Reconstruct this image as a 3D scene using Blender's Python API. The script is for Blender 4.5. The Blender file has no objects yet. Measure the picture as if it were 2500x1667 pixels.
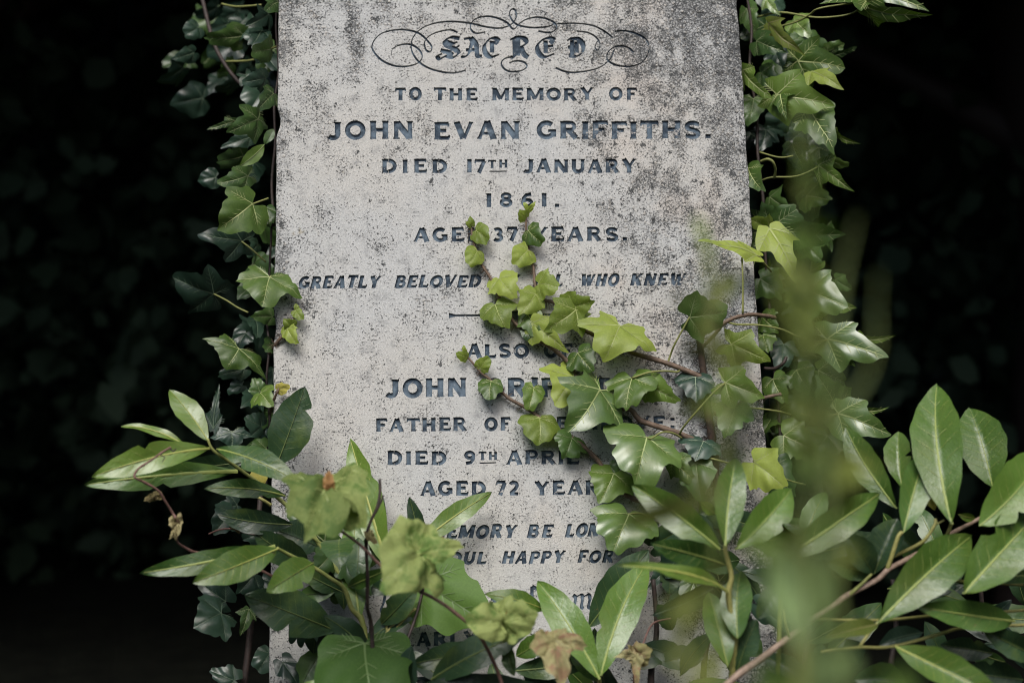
import bpy, bmesh, math, random
from mathutils import Vector, Matrix, noise
rnd = random.Random(7)
S = bpy.context.scene
COL = S.collection
R = math.radians
K = 2500 / 2352                      # measurements below are in a 2352-px-wide copy of the photograph
F = 50 / 36 * 2500                   # 50 mm lens on a 36 mm sensor

# ------------------------------------------------------------------ camera
cd = bpy.data.cameras.new('camera'); cam = bpy.data.objects.new('camera', cd); COL.objects.link(cam)
cam.location = (0, -1.8, 1.25); cam.rotation_euler = (R(87), 0, 0)
cd.lens = 50; cd.sensor_width = 36; cd.clip_end = 500; cd.clip_start = .02
S.camera = cam
MC = Matrix.Translation(cam.location) @ cam.rotation_euler.to_matrix().to_4x4()
CAM = Vector(cam.location)
# the stone: a slab leaning back (pose solved from its edges)
P0 = Vector(((1262 - 1250) / F, 0, -1)) * 1.8
rot = Matrix(((.99828, -.02309, .05388), (.01034, .97412, .22580), (-.05770, -.22486, .97268)))
rot = Matrix([rot[0], rot[1], rot[2]])
ML = rot.to_4x4(); ML.translation = P0 + rot @ Vector((.0024, 0, 0))
MS = MC @ ML                         # stone local: x along the face, y up the face, z out of the face
MSI = MS.inverted()
N = (MS.to_3x3() @ Vector((0, 0, 1))).normalized()
O = MS.translation.copy()
W2 = .3079
def ray(X, Y):
    return (MC.to_3x3() @ Vector(((X * K - 1250) / F, -(Y * K - 833.5) / F, -1)))
def at(X, Y, d=0.0):
    """point d metres in front of the stone's face on the line of sight of photo point X, Y"""
    r = ray(X, Y)
    return CAM + r * (((O + N * d) - CAM).dot(N) / r.dot(N))
def pxm(p):                          # metres per photo pixel at p
    return K * abs((MC.inverted() @ p).z) / F
cd.dof.use_dof = True
cd.dof.focus_distance = abs((MC.inverted() @ at(1250, 800, .02)).z)
cd.dof.aperture_fstop = 2.8
cd.dof.aperture_blades = 9

# ------------------------------------------------------------------ node helpers
def mat(name):
    m = bpy.data.materials.new(name); m.use_nodes = True
    nt = m.node_tree; nt.nodes.clear()
    out = nt.nodes.new('ShaderNodeOutputMaterial')
    b = nt.nodes.new('ShaderNodeBsdfPrincipled'); nt.links.new(b.outputs[0], out.inputs[0])
    return m, nt, b, out
class NT:
    def __init__(s, nt): s.nt = nt
    def n(s, t, **k):
        nd = s.nt.nodes.new('ShaderNode' + t)
        for a, v in k.items(): setattr(nd, a, v)
        return nd
    def set(s, sock, v):
        if hasattr(v, 'node'): s.nt.links.new(v, sock)
        else: sock.default_value = v
    def math(s, op, a, b=0.0, c=None, clamp=False):
        nd = s.n('Math', operation=op, use_clamp=clamp)
        s.set(nd.inputs[0], a); s.set(nd.inputs[1], b)
        if c is not None: s.set(nd.inputs[2], c)
        return nd.outputs[0]
    def noise(s, vec, scale, detail=3, rough=.55, dist=0):
        nd = s.n('TexNoise'); s.set(nd.inputs['Vector'], vec)
        nd.inputs['Scale'].default_value = scale; nd.inputs['Detail'].default_value = detail
        nd.inputs['Roughness'].default_value = rough; nd.inputs['Distortion'].default_value = dist
        return nd.outputs[0]
    def ramp(s, v, a, b, lo=0.0, hi=1.0):
        nd = s.n('MapRange', interpolation_type='SMOOTHSTEP'); s.set(nd.inputs[0], v)
        s.set(nd.inputs[1], a); s.set(nd.inputs[2], b); s.set(nd.inputs[3], lo); s.set(nd.inputs[4], hi)
        return nd.outputs[0]
    def mix(s, f, a, b, blend='MIX'):
        nd = s.n('Mix', data_type='RGBA', blend_type=blend)
        s.set(nd.inputs[0], f)
        s.set(nd.inputs[6], a if hasattr(a, 'node') else (*a, 1)); s.set(nd.inputs[7], b if hasattr(b, 'node') else (*b, 1))
        return nd.outputs[2]
    def scalev(s, v, sc):
        nd = s.n('Mapping'); s.set(nd.inputs[0], v); nd.inputs['Scale'].default_value = sc
        return nd.outputs[0]
    def bump(s, h, strength, dist, norm=None):
        nd = s.n('Bump'); s.set(nd.inputs['Height'], h)
        nd.inputs['Strength'].default_value = strength; nd.inputs['Distance'].default_value = dist
        if norm: s.nt.links.new(norm, nd.inputs['Normal'])
        return nd.outputs[0]

# ------------------------------------------------------------------ stone and lettering materials
def stone_nodes(h):
    """weathering shared by the stone and the worn lettering; local x/y are metres on the face"""
    co = h.n('TexCoord').outputs['Object']
    sep = h.n('SeparateXYZ'); h.set(sep.inputs[0], co)
    x, y = sep.outputs[0], sep.outputs[1]
    streak = h.noise(h.scalev(co, (20, 5.5, 20)), 1.0, 4, .6, .3)
    blotch = h.noise(co, 26, 4, .62)
    big = h.noise(co, 5.5, 2, .5)
    right = h.math('MULTIPLY', h.ramp(x, -.06, .27), h.ramp(y, -.28, .02))
    lowright = h.math('MULTIPLY', h.ramp(x, .14, .24), .45)
    top = h.math('MULTIPLY', h.ramp(y, .24, .48), h.ramp(big, .3, .62))
    left = h.math('MULTIPLY', h.ramp(x, -.22, -.31), .35)
    d = h.math('ADD', h.math('MULTIPLY', right, .46), h.math('MULTIPLY', top, .38))
    d = h.math('ADD', h.math('MAXIMUM', d, lowright), left)
    d = h.math('ADD', d, h.math('MULTIPLY', h.math('SUBTRACT', streak, .5), 1.7))
    d = h.math('ADD', d, h.math('MULTIPLY', h.math('SUBTRACT', blotch, .47), 1.7))
    d = h.math('ADD', d, .12, clamp=True)            # density of dark lichen, 0..1
    return co, x, y, d, streak, blotch, big
sm, snt, sb, sout = mat('weathered_limestone'); h = NT(snt)
co, x, y, dens, streak, blotch, big = stone_nodes(h)
fine = h.noise(co, 380, 4, .75)
fine2 = h.noise(co, 620, 3, .7)
vor = h.n('TexVoronoi', feature='F1'); h.set(vor.inputs['Vector'], co); vor.inputs['Scale'].default_value = 170
grain = h.mix(h.ramp(fine2, .3, .7), (.42, .415, .39), (.575, .57, .54))
cool = h.mix(h.ramp(big, .35, .65), grain, h.mix(h.ramp(fine2, .3, .7), (.405, .415, .41), (.56, .57, .56)))
warm = h.mix(h.math('MULTIPLY', h.ramp(h.noise(co, 9, 3), .48, .66), h.math('MULTIPLY', h.ramp(x, -.1, .2), .45)), cool, (.56, .49, .42))
ochre = h.math('MULTIPLY', h.ramp(h.noise(co, 30, 3, .6), .69, .76), .42)
c1 = h.mix(ochre, warm, (.42, .33, .14))
crust = h.math('MULTIPLY', h.ramp(vor.outputs['Distance'], .42, .18), h.math('MULTIPLY', h.ramp(dens, .35, .8), .75))
c2 = h.mix(crust, c1, (.62, .575, .50))
vd = h.n('TexVoronoi', feature='DISTANCE_TO_EDGE'); h.set(vd.inputs['Vector'], h.scalev(co, (1, 1, 1))); vd.inputs['Scale'].default_value = 215
edge = h.math('MULTIPLY', h.ramp(vd.outputs['Distance'], .13, .02), h.math('MULTIPLY', h.ramp(h.math('ADD', dens, h.math('MULTIPLY', h.math('SUBTRACT', fine, .5), 1.2)), .42, .80), .75))
smud = h.math('MULTIPLY', h.ramp(h.math('ADD', h.noise(co, 60, 4, .65), h.math('MULTIPLY', h.math('SUBTRACT', fine, .5), .55)), .48, .72), .50)
stain = h.math('MAXIMUM', smud, h.math('MULTIPLY', h.ramp(dens, .25, 1.0), .40))
c3 = h.mix(stain, c2, (.195, .20, .205))
clus = h.noise(co, 48, 4, .68)
thr = h.math('SUBTRACT', h.math('SUBTRACT', .602, h.math('MULTIPLY', h.math('SUBTRACT', clus, .5), .30)), h.math('MULTIPLY', dens, .115))
spk = h.ramp(fine, thr, h.math('ADD', thr, .075))
pit = h.ramp(h.noise(h.scalev(co, (1, .8, 1)), 115, 4, .7), h.math('ADD', thr, .06), h.math('ADD', thr, .10))
dark = h.math('MAXIMUM', h.math('MAXIMUM', spk, pit), edge)
c4 = h.mix(h.math('MULTIPLY', dark, .92), c3, (.042, .046, .048))
h.set(sb.inputs['Base Color'], c4)
sb.inputs['Roughness'].default_value = .92; sb.inputs['Specular IOR Level'].default_value = .2
ht = h.math('SUBTRACT', h.math('ADD', h.math('MULTIPLY', fine, .6), h.math('MULTIPLY', blotch, .3)), h.math('MULTIPLY', dark, .45))
ht = h.math('ADD', ht, h.math('MULTIPLY', crust, .9))
h.set(sb.inputs['Normal'], h.bump(ht, .8, .0022))
# sides of the stone get a green-black film
lm, lnt, lb, _ = mat('worn_letter_paint'); h = NT(lnt)
co, x, y, dens, streak, blotch, big = stone_nodes(h)
f1 = h.noise(co, 210, 4, .7)
paint = h.mix(h.ramp(h.noise(co, 75, 3, .6), .36, .68), (.027, .042, .061), (.125, .17, .215))
paint = h.mix(h.math('MULTIPLY', h.ramp(f1, .60, .68), .5), paint, (.30, .32, .34))
worn = h.ramp(h.math('ADD', h.math('MULTIPLY', dens, .24), h.math('ADD', f1, h.math('MULTIPLY', h.math('SUBTRACT', h.noise(co, 45, 2), .5), .5))), .752, .815)
h.set(lb.inputs['Base Color'], h.mix(h.math('MULTIPLY', worn, .8), paint, (.47, .45, .42)))
lb.inputs['Roughness'].default_value = .8; lb.inputs['Specular IOR Level'].default_value = .2
h.set(lb.inputs['Normal'], h.bump(f1, .6, .001))

# ------------------------------------------------------------------ plant materials
def leaf_mats(name, c, c2, vein, rough=.38, spec=.5, tr=.22, mott=.5, bumps=.25, patch=None, coat=0.0):
    m, nt, b, out = mat(name); h = NT(nt)
    co = h.n('TexCoord').outputs['Object']
    rd = h.n('ObjectInfo').outputs['Random']
    off = h.n('VectorMath', operation='ADD'); h.set(off.inputs[0], co)
    cmb = h.n('CombineXYZ'); h.set(cmb.inputs[0], h.math('MULTIPLY', rd, 37)); h.set(off.inputs[1], cmb.outputs[0])
    v = off.outputs[0]
    n1 = h.noise(v, 55, 4, .6); n2 = h.noise(v, 420, 3, .6)
    col = h.mix(h.ramp(h.math('ADD', h.math('MULTIPLY', n1, mott), h.math('MULTIPLY', rd, 1 - mott)), .25, .75), c, c2)
    col = h.mix(h.math('MULTIPLY', h.ramp(n2, .35, .75), .28), col, tuple(k * 1.5 for k in c2))
    if 'laurel' in name:                 # leaf-spot and scorched flecks
        col = h.mix(h.math('MULTIPLY', h.ramp(h.noise(v, 120, 3, .6), .70, .74), .7), col, (.10, .075, .03))
        col = h.mix(h.math('MULTIPLY', h.ramp(h.noise(v, 20, 3, .6), .50, .72), .45), col, (.12, .165, .03))
    if patch: col = h.mix(h.ramp(h.noise(v, 34, 4, .7), .47, .62), col, patch)
    hs = h.n('HueSaturation'); h.set(hs.inputs['Value'], h.math('ADD', .8, h.math('MULTIPLY', rd, .42))); h.set(hs.inputs['Color'], col)
    col = hs.outputs[0]
    h.set(b.inputs['Base Color'], col)
    h.set(b.inputs['Roughness'], h.math('ADD', rough - .06, h.math('MULTIPLY', n1, .14)))
    b.inputs['Specular IOR Level'].default_value = spec; b.inputs['Coat Weight'].default_value = coat; b.inputs['Coat Roughness'].default_value = .3
    nrm = h.bump(h.math('ADD', h.math('MULTIPLY', n2, .35), n1), bumps, .0016)
    h.set(b.inputs['Normal'], nrm)
    t = h.n('BsdfTranslucent'); g = h.mix(1.0, col, (1.25, 1.35, .55), 'MULTIPLY'); h.set(t.inputs[0], g)
    mx = h.n('MixShader'); mx.inputs[0].default_value = tr
    nt.links.new(b.outputs[0], mx.inputs[1]); nt.links.new(t.outputs[0], mx.inputs[2]); nt.links.new(mx.outputs[0], out.inputs[0])
    mv, nv, bv, _ = mat(name + '_vein'); bv.inputs['Base Color'].default_value = (*vein, 1); bv.inputs['Roughness'].default_value = .5
    return m, mv
LM = dict(
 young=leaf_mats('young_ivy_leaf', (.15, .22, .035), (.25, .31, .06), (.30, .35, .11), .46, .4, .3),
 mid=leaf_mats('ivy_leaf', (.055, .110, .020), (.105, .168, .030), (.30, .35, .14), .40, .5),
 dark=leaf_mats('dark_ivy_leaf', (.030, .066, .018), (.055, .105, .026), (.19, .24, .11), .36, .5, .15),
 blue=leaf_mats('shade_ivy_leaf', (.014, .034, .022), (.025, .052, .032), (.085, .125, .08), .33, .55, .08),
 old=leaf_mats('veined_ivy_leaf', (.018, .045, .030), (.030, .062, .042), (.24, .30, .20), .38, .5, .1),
 pale=leaf_mats('glossy_ivy_leaf', (.075, .145, .030), (.12, .19, .040), (.30, .36, .15), .38, .9, .15, coat=.5),
 olive=leaf_mats('olive_ivy_leaf', (.10, .135, .026), (.15, .185, .04), (.2, .2, .07), .5, .3, .3),
 laurel=leaf_mats('laurel_leaf', (.036, .092, .017), (.064, .13, .025), (.24, .29, .075), .38, .6, .16, bumps=.4, coat=.15),
 laurelb=leaf_mats('bright_laurel_leaf', (.070, .145, .019), (.115, .19, .028), (.30, .33, .08), .38, .7, .22, bumps=.4, coat=.4),
 laurelp=leaf_mats('shiny_laurel_leaf', (.058, .122, .017), (.088, .165, .025), (.26, .32, .08), .35, .65, .16, bumps=.6, coat=.22),
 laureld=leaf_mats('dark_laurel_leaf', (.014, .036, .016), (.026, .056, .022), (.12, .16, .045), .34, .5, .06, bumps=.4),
 wilt=leaf_mats('wilted_leaf', (.165, .225, .062), (.235, .28, .095), (.30, .36, .12), .7, .25, .22, bumps=.7, patch=(.10, .17, .04)),
 matte=leaf_mats('matte_leaf', (.050, .115, .022), (.078, .145, .030), (.11, .18, .055), .6, .3, .22),
 dry=leaf_mats('dry_leaf', (.24, .22, .09), (.31, .29, .15), (.22, .20, .09), .8, .2, .15, bumps=.8, patch=(.25, .155, .095)),
 fore=leaf_mats('pale_young_leaf', (.16, .25, .09), (.21, .30, .12), (.25, .33, .15), .5, .5, .25),
 crisp=leaf_mats('crisp_dead_leaf', (.19, .16, .07), (.28, .25, .13), (.12, .08, .04), .85, .1, .1, bumps=1.0, patch=(.06, .045, .025)),
 red=leaf_mats('red_leaf_tip', (.22, .075, .03), (.28, .16, .06), (.2, .08, .03), .6, .3, .2),
 yellow=leaf_mats('yellow_leaf', (.32, .30, .05), (.40, .36, .09), (.42, .4, .16), .5, .4, .25),
)
def bark(name, c, c2, sc=150, rough=.65):
    m, nt, b, _ = mat(name); h = NT(nt); co = h.n('TexCoord').outputs['Object']
    n1 = h.noise(co, sc, 4, .65)
    h.set(b.inputs['Base Color'], h.mix(h.ramp(n1, .3, .7), c, c2)); b.inputs['Roughness'].default_value = rough
    h.set(b.inputs['Normal'], h.bump(n1, .7, .001)); return m
BK = dict(stem=bark('ivy_stem', (.085, .055, .035), (.17, .115, .08)), darkstem=bark('dark_stem', (.022, .016, .014), (.055, .036, .03)),
 green=bark('green_stem', (.16, .19, .045), (.26, .28, .085), 90), twig=bark('laurel_twig', (.20, .14, .10), (.34, .25, .19)),
 yel=bark('laurel_shoot_bark', (.22, .22, .06), (.34, .32, .11), 90), vine=bark('withered_stem', (.13, .065, .05), (.22, .12, .10)),
 veil=bark('fresh_stem', (.075, .11, .024), (.12, .16, .038), 60), trunk=bark('ivy_trunk', (.018, .012, .008), (.055, .034, .022), 220, .9), petiole=bark('petiole', (.16, .18, .05), (.24, .25, .08), 120))

# ------------------------------------------------------------------ object helpers
def obj(name, me, mats, parent=None, M=None):
    o = bpy.data.objects.new(name, me); COL.objects.link(o)
    for m in mats: me.materials.append(m)
    if parent is not None:
        o.parent = parent
        if M is not None: o.matrix_local = wmat(parent).inverted() @ M
    elif M is not None: o.matrix_world = M
    return o
WM = {}
def wmat(o): return WM.get(o.name, Matrix.Identity(4))
def thing(name, label, cat, loc, group=None):
    o = bpy.data.objects.new(name, None); COL.objects.link(o); o.location = loc; o.empty_display_size = .02
    o['label'] = label; o['category'] = cat
    if group: o['group'] = group
    WM[o.name] = Matrix.Translation(loc); return o
def mesh(name, v, f, smooth=True, mi=None):
    me = bpy.data.meshes.new(name); me.from_pydata([tuple(p) for p in v], [], f)
    if smooth: me.polygons.foreach_set('use_smooth', [True] * len(f))
    if mi: me.polygons.foreach_set('material_index', mi)
    me.update(); return me
def crom(pts, n=6, closed=False):
    P = [Vector(p) for p in pts]
    if len(P) < 3: return P
    out = []
    m = len(P)
    for i in range(m - 1):
        a, b, c, d = P[max(i - 1, 0)], P[i], P[i + 1], P[min(i + 2, m - 1)]
        for k in range(n):
            t = k / n
            out.append(.5 * ((2 * b) + (c - a) * t + (2 * a - 5 * b + 4 * c - d) * t * t + (3 * b - a - 3 * c + d) * t ** 3))
    out.append(P[-1]); return out
def tube(pts, r0, r1, seg=7, v=None, f=None, knots=0.0, n=5, seed=0):
    P = crom(pts, n); v = [] if v is None else v; f = [] if f is None else f; b0 = len(v); m = len(P)
    up = Vector((.13, -.4, .9))
    for i, p in enumerate(P):
        t = (P[min(i + 1, m - 1)] - P[max(i - 1, 0)]).normalized()
        a = t.cross(up)
        if a.length < 1e-4: a = t.cross(Vector((1, 0, 0)))
        a.normalize(); b = t.cross(a)
        k = i / max(m - 1, 1); r = r0 + (r1 - r0) * k
        r *= 1 + knots * (noise.noise(Vector((i * .53, seed * 3.1, 0))) + (.5 if i % (n * 2) == 0 else 0))
        for j in range(seg):
            an = 2 * math.pi * j / seg; v.append(p + (a * math.cos(an) + b * math.sin(an)) * r)
    for i in range(m - 1):
        for j in range(seg):
            q = b0 + i * seg; f.append((q + j, q + (j + 1) % seg, q + seg + (j + 1) % seg, q + seg + j))
    f.append(tuple(b0 + j for j in range(seg))[::-1]); f.append(tuple(b0 + (m - 1) * seg + j for j in range(seg)))
    return v, f
def stem(parent, spec, rp0, rp1, bk='stem', name='stem', knots=.12):
    """spec: (X, Y, d) photo points with depth; rp = radius in photo px"""
    pts = [at(*s) for s in spec]
    base = wmat(parent).inverted()
    r0, r1 = rp0 * pxm(pts[0]), rp1 * pxm(pts[-1])
    v, f = tube([base @ p for p in pts], r0, r1, knots=knots, seed=rnd.random() * 9)
    if bk in ('stem', 'trunk') and len(spec) > 4:        # clinging rootlets
        C_ = crom(pts, 5); rr = random.Random(len(v))
        for p in C_[4:]:
            for _k in range(3 if bk == 'stem' else 9):
                e = p + (MS.to_3x3() @ Vector((rr.uniform(-1, 1), rr.uniform(-.8, .8), 0))).normalized() * rr.uniform(.003, .010) * (1 if bk == 'stem' else 2)
                e = e - N * ((e - O).dot(N) - .0008) if (e - O).dot(N) < .03 else e
                tube([base @ p, base @ (p.lerp(e, .6) + N * .0008), base @ e], .0005, .0002, seg=3, v=v, f=f, n=2)
    return obj(name, mesh(name, v, f), [BK[bk]], parent)

# ------------------------------------------------------------------ leaves
OUT = dict(   # half outlines from the notch at the stalk to the tip; third value 1 = sharp point
 ivy3=[(0, 0, 1), (-.10, .08, 0), (-.22, .22, 0), (-.20, .42, 0), (-.05, .56, 0), (.12, .65, 0), (.27, .72, 1), (.40, .61, 0), (.48, .50, 0), (.58, .45, 0), (.80, .31, 0), (.93, .14, 0), (1, 0, 1)],
 ivy5=[(0, 0, 1), (-.08, .06, 0), (-.20, .17, 0), (-.33, .44, 1), (-.18, .50, 0), (-.05, .52, 0), (.08, .66, 0), (.33, .86, 1), (.41, .66, 0), (.45, .49, 0), (.58, .41, 0), (.80, .25, 0), (1, 0, 1)],
 ivyn=[(0, 0, 1), (-.05, .04, 0), (-.10, .13, 0), (-.07, .30, 0), (.10, .50, 0), (.30, .72, 1), (.34, .50, 0), (.40, .34, 0), (.52, .31, 0), (.74, .22, 0), (1, 0, 1)],
 heart=[(0, 0, 1), (-.09, .06, 0), (-.18, .20, 0), (-.16, .40, 0), (.00, .53, 0), (.22, .57, 0), (.46, .53, 0), (.70, .40, 0), (.90, .24, 0), (1, 0, 1)],
 broad=[(0, 0, 1), (-.16, .07, 0), (-.30, .22, 0), (-.30, .42, 0), (-.12, .58, 0), (.12, .60, 0), (.32, .58, 1), (.46, .47, 0), (.66, .42, 0), (.86, .22, 0), (1, 0, 1)],
)
VEIN = dict(ivy3=[(.25, .58)], ivy5=[(.33, .74), (-.27, .34)], ivyn=[(.28, .64)], heart=[(.20, .48), (-.12, .30)], broad=[(.30, .52), (-.16, .38)])
def half(pts):
    out = []; m = len(pts)
    for i in range(m - 1):
        def g(j): return Vector(pts[j][:2])
        b, c = g(i), g(i + 1)
        a = g(i - 1) if i > 0 and not pts[i][2] else b - (c - b) * .5
        d = g(i + 2) if i + 2 < m and not pts[i + 1][2] else c + (c - b) * .3
        for k in range(4):
            t = k / 4
            out.append(.5 * ((2 * b) + (c - a) * t + (2 * a - 5 * b + 4 * c - d) * t * t + (3 * b - a - 3 * c + d) * t ** 3))
    out.append(Vector(pts[-1][:2])); return out
def segd(p, a, b):
    ab = b - a; t = max(0, min(1, (p - a).dot(ab) / max(ab.length_squared, 1e-9))); return (p - a - ab * t).length
def lobed(kind, L, W, arch=.08, cup=.08, crumple=0.0, seed=0, veins=1, vw=.0135, rings=6):
    """lobed leaf, stalk at the origin, middle lobe along +x; L, W in metres"""
    rr = random.Random(seed)
    base = OUT[kind]; ws = 1.1 * W / L / (2 * max(p[1] for p in base))
    j = lambda p, s: (p[0] + (rr.uniform(-.05, .05) if p[1] > .05 else 0), s * (p[1] * ws * rr.uniform(.88, 1.10)), p[2])
    up = half([j(p, 1) for p in base]); dn = half([j(p, -1) for p in base])
    outl = up + dn[::-1][1:-1]
    outl = [p * (1 + .035 * math.sin(i * .9 + seed) + .03 * math.sin(i * .37 + seed * 2)) if 2 < i < len(outl) - 2 else p for i, p in enumerate(outl)]
    skew = rr.uniform(-.12, .12); bend = rr.uniform(-.10, .10)
    VB = [Vector((0, 0))]
    tips = [Vector((.93, 0))] + [Vector((q[0], s * q[1] * ws)) for q in VEIN[kind] for s in (1, -1)]
    ph = [rr.uniform(0, 6.28) for _ in range(6)]
    lobe = rr.uniform(.02, .10)
    def dz(p):
        x, y = p.x, p.y; r2 = x * x + y * y
        z = arch * 4 * x * (1 - x) - cup * y * y / max(ws * ws * .4, .05) * .5 - lobe * max(0, abs(y) - .2) ** 2 * 2
        dv = min(segd(p, Vector((0, 0)), t) for t in tips)
        z += .045 * min(dv / .16, 1.0) ** .7 * (1 - .3 * r2)
        k2 = min(1, r2 * 2); z += .034 * math.sin(7 * x + ph[0] + 3 * y) * k2 + .030 * math.sin(9 * y + ph[1]) * k2 + .020 * math.sin(15 * y + 11 * x + ph[3]) * k2 - .10 * max(0, r2 - .45)
        if crumple:
            q = Vector((x * 4.5 + seed * 1.7, y * 4.5, 3.1)); z += crumple * .16 * noise.noise(q) + crumple * .08 * noise.noise(q * 2.3) - crumple * .25 * r2 + crumple * .22 * noise.noise(q * .5)
        return z
    def P(p, up=0.0):
        q = Vector((p.x, p.y + bend * p.x * p.x))
        return Vector((q.x * L, q.y * L, (dz(p) + skew * p.y * .5) * L + up))
    c0 = Vector((.06, 0)); n = len(outl); v = [P(c0)]; f = []; mi = []
    rs = [.16, .34, .52, .70, .86, 1.0][:rings] if rings == 6 else [.5, 1.0]
    for r in rs:
        for p in outl: v.append(P(c0.lerp(p, r)))
    for i in range(n):
        f.append((0, 1 + i, 1 + (i + 1) % n))
        for k in range(len(rs) - 1):
            a = 1 + k * n; f.append((a + i, a + n + i, a + n + (i + 1) % n, a + (i + 1) % n))
    mi = [0] * len(f)
    def rib(a, b, w0, w1, steps=7):
        d = (b - a).normalized(); s = Vector((-d.y, d.x)); q0 = len(v)
        for k in range(steps + 1):
            t = k / steps; c = a.lerp(b, t) + s * .012 * math.sin(t * 5 + ph[2]) * (b - a).length; w = w0 + (w1 - w0) * t
            for sg in (1, -1): v.append(P(c + s * w * sg, .0004 + .004 * L))
        for k in range(steps): f.append((q0 + 2 * k, q0 + 2 * k + 1, q0 + 2 * k + 3, q0 + 2 * k + 2)); mi.append(1)
    if veins:
        for i, t in enumerate(tips):
            w = vw * (1 if i == 0 else .8); rib(Vector((0, 0)), t, w, w * .3, 9)
            if veins > 1:
                for k in range(2, 6 if i == 0 else 5):
                    a = t * (k * .17); dirn = t.normalized()
                    for sg in (1, -1):
                        ang = sg * R(42); dd = Vector((dirn.x * math.cos(ang) - dirn.y * math.sin(ang), dirn.x * math.sin(ang) + dirn.y * math.cos(ang)))
                        rib(a, a + dd * .19 * (1.15 - k * .13), w * .45, w * .25, 3)
    # orient all blade faces up
    return mesh('leaf', v, f, True, mi)
def lance(L, W, arch=.08, fold=.2, crumple=0.0, seed=0, veins=1, p=1.0, curl=0.0, bite=None):
    """laurel-type leaf along +x from the stalk; fold = upward V of the two halves"""
    rr = random.Random(seed); nu, nv = 22, 5
    ph = rr.uniform(0, 6); sw = rr.uniform(-.08, .08); q = rr.uniform(.92, 1.15) * p
    def hw(u): return max(.006, math.sin(math.pi * min(1, max(0, u)) ** q) ** .76) * .44 * W / L
    def P(u, t, up=0.0):
        w = hw(u)
        if bite and abs(u - bite[0]) < bite[1] and t * bite[2] > 0:
            w *= 1 - .55 * math.cos((u - bite[0]) / bite[1] * 1.57) * (.8 + .2 * math.sin(u * 90))
        w *= 1 + .03 * math.sin(u * 31 + ph + t)
        y = w * t
        z = arch * 4 * u * (1 - u) + fold * abs(y) + .035 * abs(t) * math.sin(u * 11 + ph + (1.2 if t > 0 else 0)) * .5
        z -= curl * max(0, u - .6) ** 2
        if crumple: z += crumple * .1 * noise.noise(Vector((u * 5 + seed, y * 7, 0)))
        z += .010 * math.sin((u - .25 * abs(t)) * 48 + ph) * min(1, abs(t) * 3) * (1 - abs(t)) * 1.6
        return Vector((u * L, (y + sw * u * (1 - u) * 2) * L, z * L + up))
    v = []; f = []
    for i in range(nu + 1):
        for j_ in range(-nv, nv + 1): v.append(P(i / nu, j_ / nv))
    m = 2 * nv + 1
    for i in range(nu):
        for j_ in range(m - 1): f.append((i * m + j_, (i + 1) * m + j_, (i + 1) * m + j_ + 1, i * m + j_ + 1))
    mi = [0] * len(f)
    q0 = len(v); n = 22; w0 = .016 * min(1, .3 / (W / L + .1))
    for i in range(n + 1):
        u = i / n * .97; w = w0 * (1 - .8 * u)
        for s in (1, 0, -1):
            c = P(u, 0, .0005 + (.0009 if s == 0 else 0)); v.append(c + Vector((0, s * w * L * .9, 0)))
    for i in range(n):
        for s in (0, 1): f.append((q0 + 3 * i + s, q0 + 3 * i + 3 + s, q0 + 3 * i + 4 + s, q0 + 3 * i + 1 + s)); mi.append(1)
    if veins > 1:
        for k in range(2, 10):
            for s in (1, -1):
                u = k / 11 + rr.uniform(-.015, .015); q0 = len(v)
                for i in range(5):
                    t = i / 4; w = .0017 * (1 - .5 * t)
                    for e in (1, -1): v.append(P(u + .10 * t + e * w, s * .88 * t, .0004))
                for i in range(4): f.append((q0 + 2 * i, q0 + 2 * i + 1, q0 + 2 * i + 3, q0 + 2 * i + 2)); mi.append(1)
    return mesh('leaf', v, f, True, mi)
cnt = [0]
def put(parent, B, T, wpx, kind, m, roll=None, veins=2, label=None, petiole=None, pbk='petiole', pr=2.2, **kw):
    cnt[0] += 1; sd = kw.pop('seed', cnt[0])
    x = (T - B); L = x.length; x.normalize(); mid = (B + T) / 2
    W = wpx * pxm(mid)
    c = (CAM - mid).normalized(); n = (c - x * c.dot(x)).normalized()
    rl = R(rnd.uniform(-14, 14) if roll is None else roll)
    n = Matrix.Rotation(rl, 3, x) @ n; y = n.cross(x)
    M = Matrix((x, y, n)).transposed().to_4x4(); M.translation = B
    if kind == 'lance': me = lance(L, W, seed=sd, veins=veins, **kw)
    else: me = lobed(kind, L, W, seed=sd, veins=veins, **kw)
    o = obj('leaf', me, LM[m], parent, M)
    if label: o['label'] = label
    if petiole:
        pts = [at(*q) for q in petiole] ; pts = [B] + pts if len(petiole) < 2 or True else pts
        Mi = M.inverted(); r = pr * pxm(B)
        v, f = tube([Mi @ p for p in pts], r, r * 1.15, seg=6)
        po = bpy.data.objects.new('petiole', mesh('petiole', v, f)); COL.objects.link(po); po.data.materials.append(BK[pbk]); po.parent = o
    return o
def L_(parent, kind, bx, by, tx, ty, w, m, d0=.015, d1=.035, roll=None, **kw):
    if m == 'young' and d0 < .05: tx = bx + (tx - bx) * 1.12; ty = by + (ty - by) * 1.12; w *= 1.12
    if kind == 'lance' and m.startswith('laurel') and 'bite' not in kw and rnd.random() < .3: kw['bite'] = (rnd.uniform(.25, .8), rnd.uniform(.025, .06), rnd.choice((1, -1)))
    if kind == 'lance' and m.startswith('laurel') and m != 'laureld' and ty < by - 60 and d0 < .9:   # upright leaves lean back from the light
        d1 = max(d0 - .36 * (by - ty) * .00055, .012 if 600 < bx < 1800 else -.1)
    return put(parent, at(bx, by, d0), at(tx, ty, d1), w, kind, m, roll, **kw)
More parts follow.
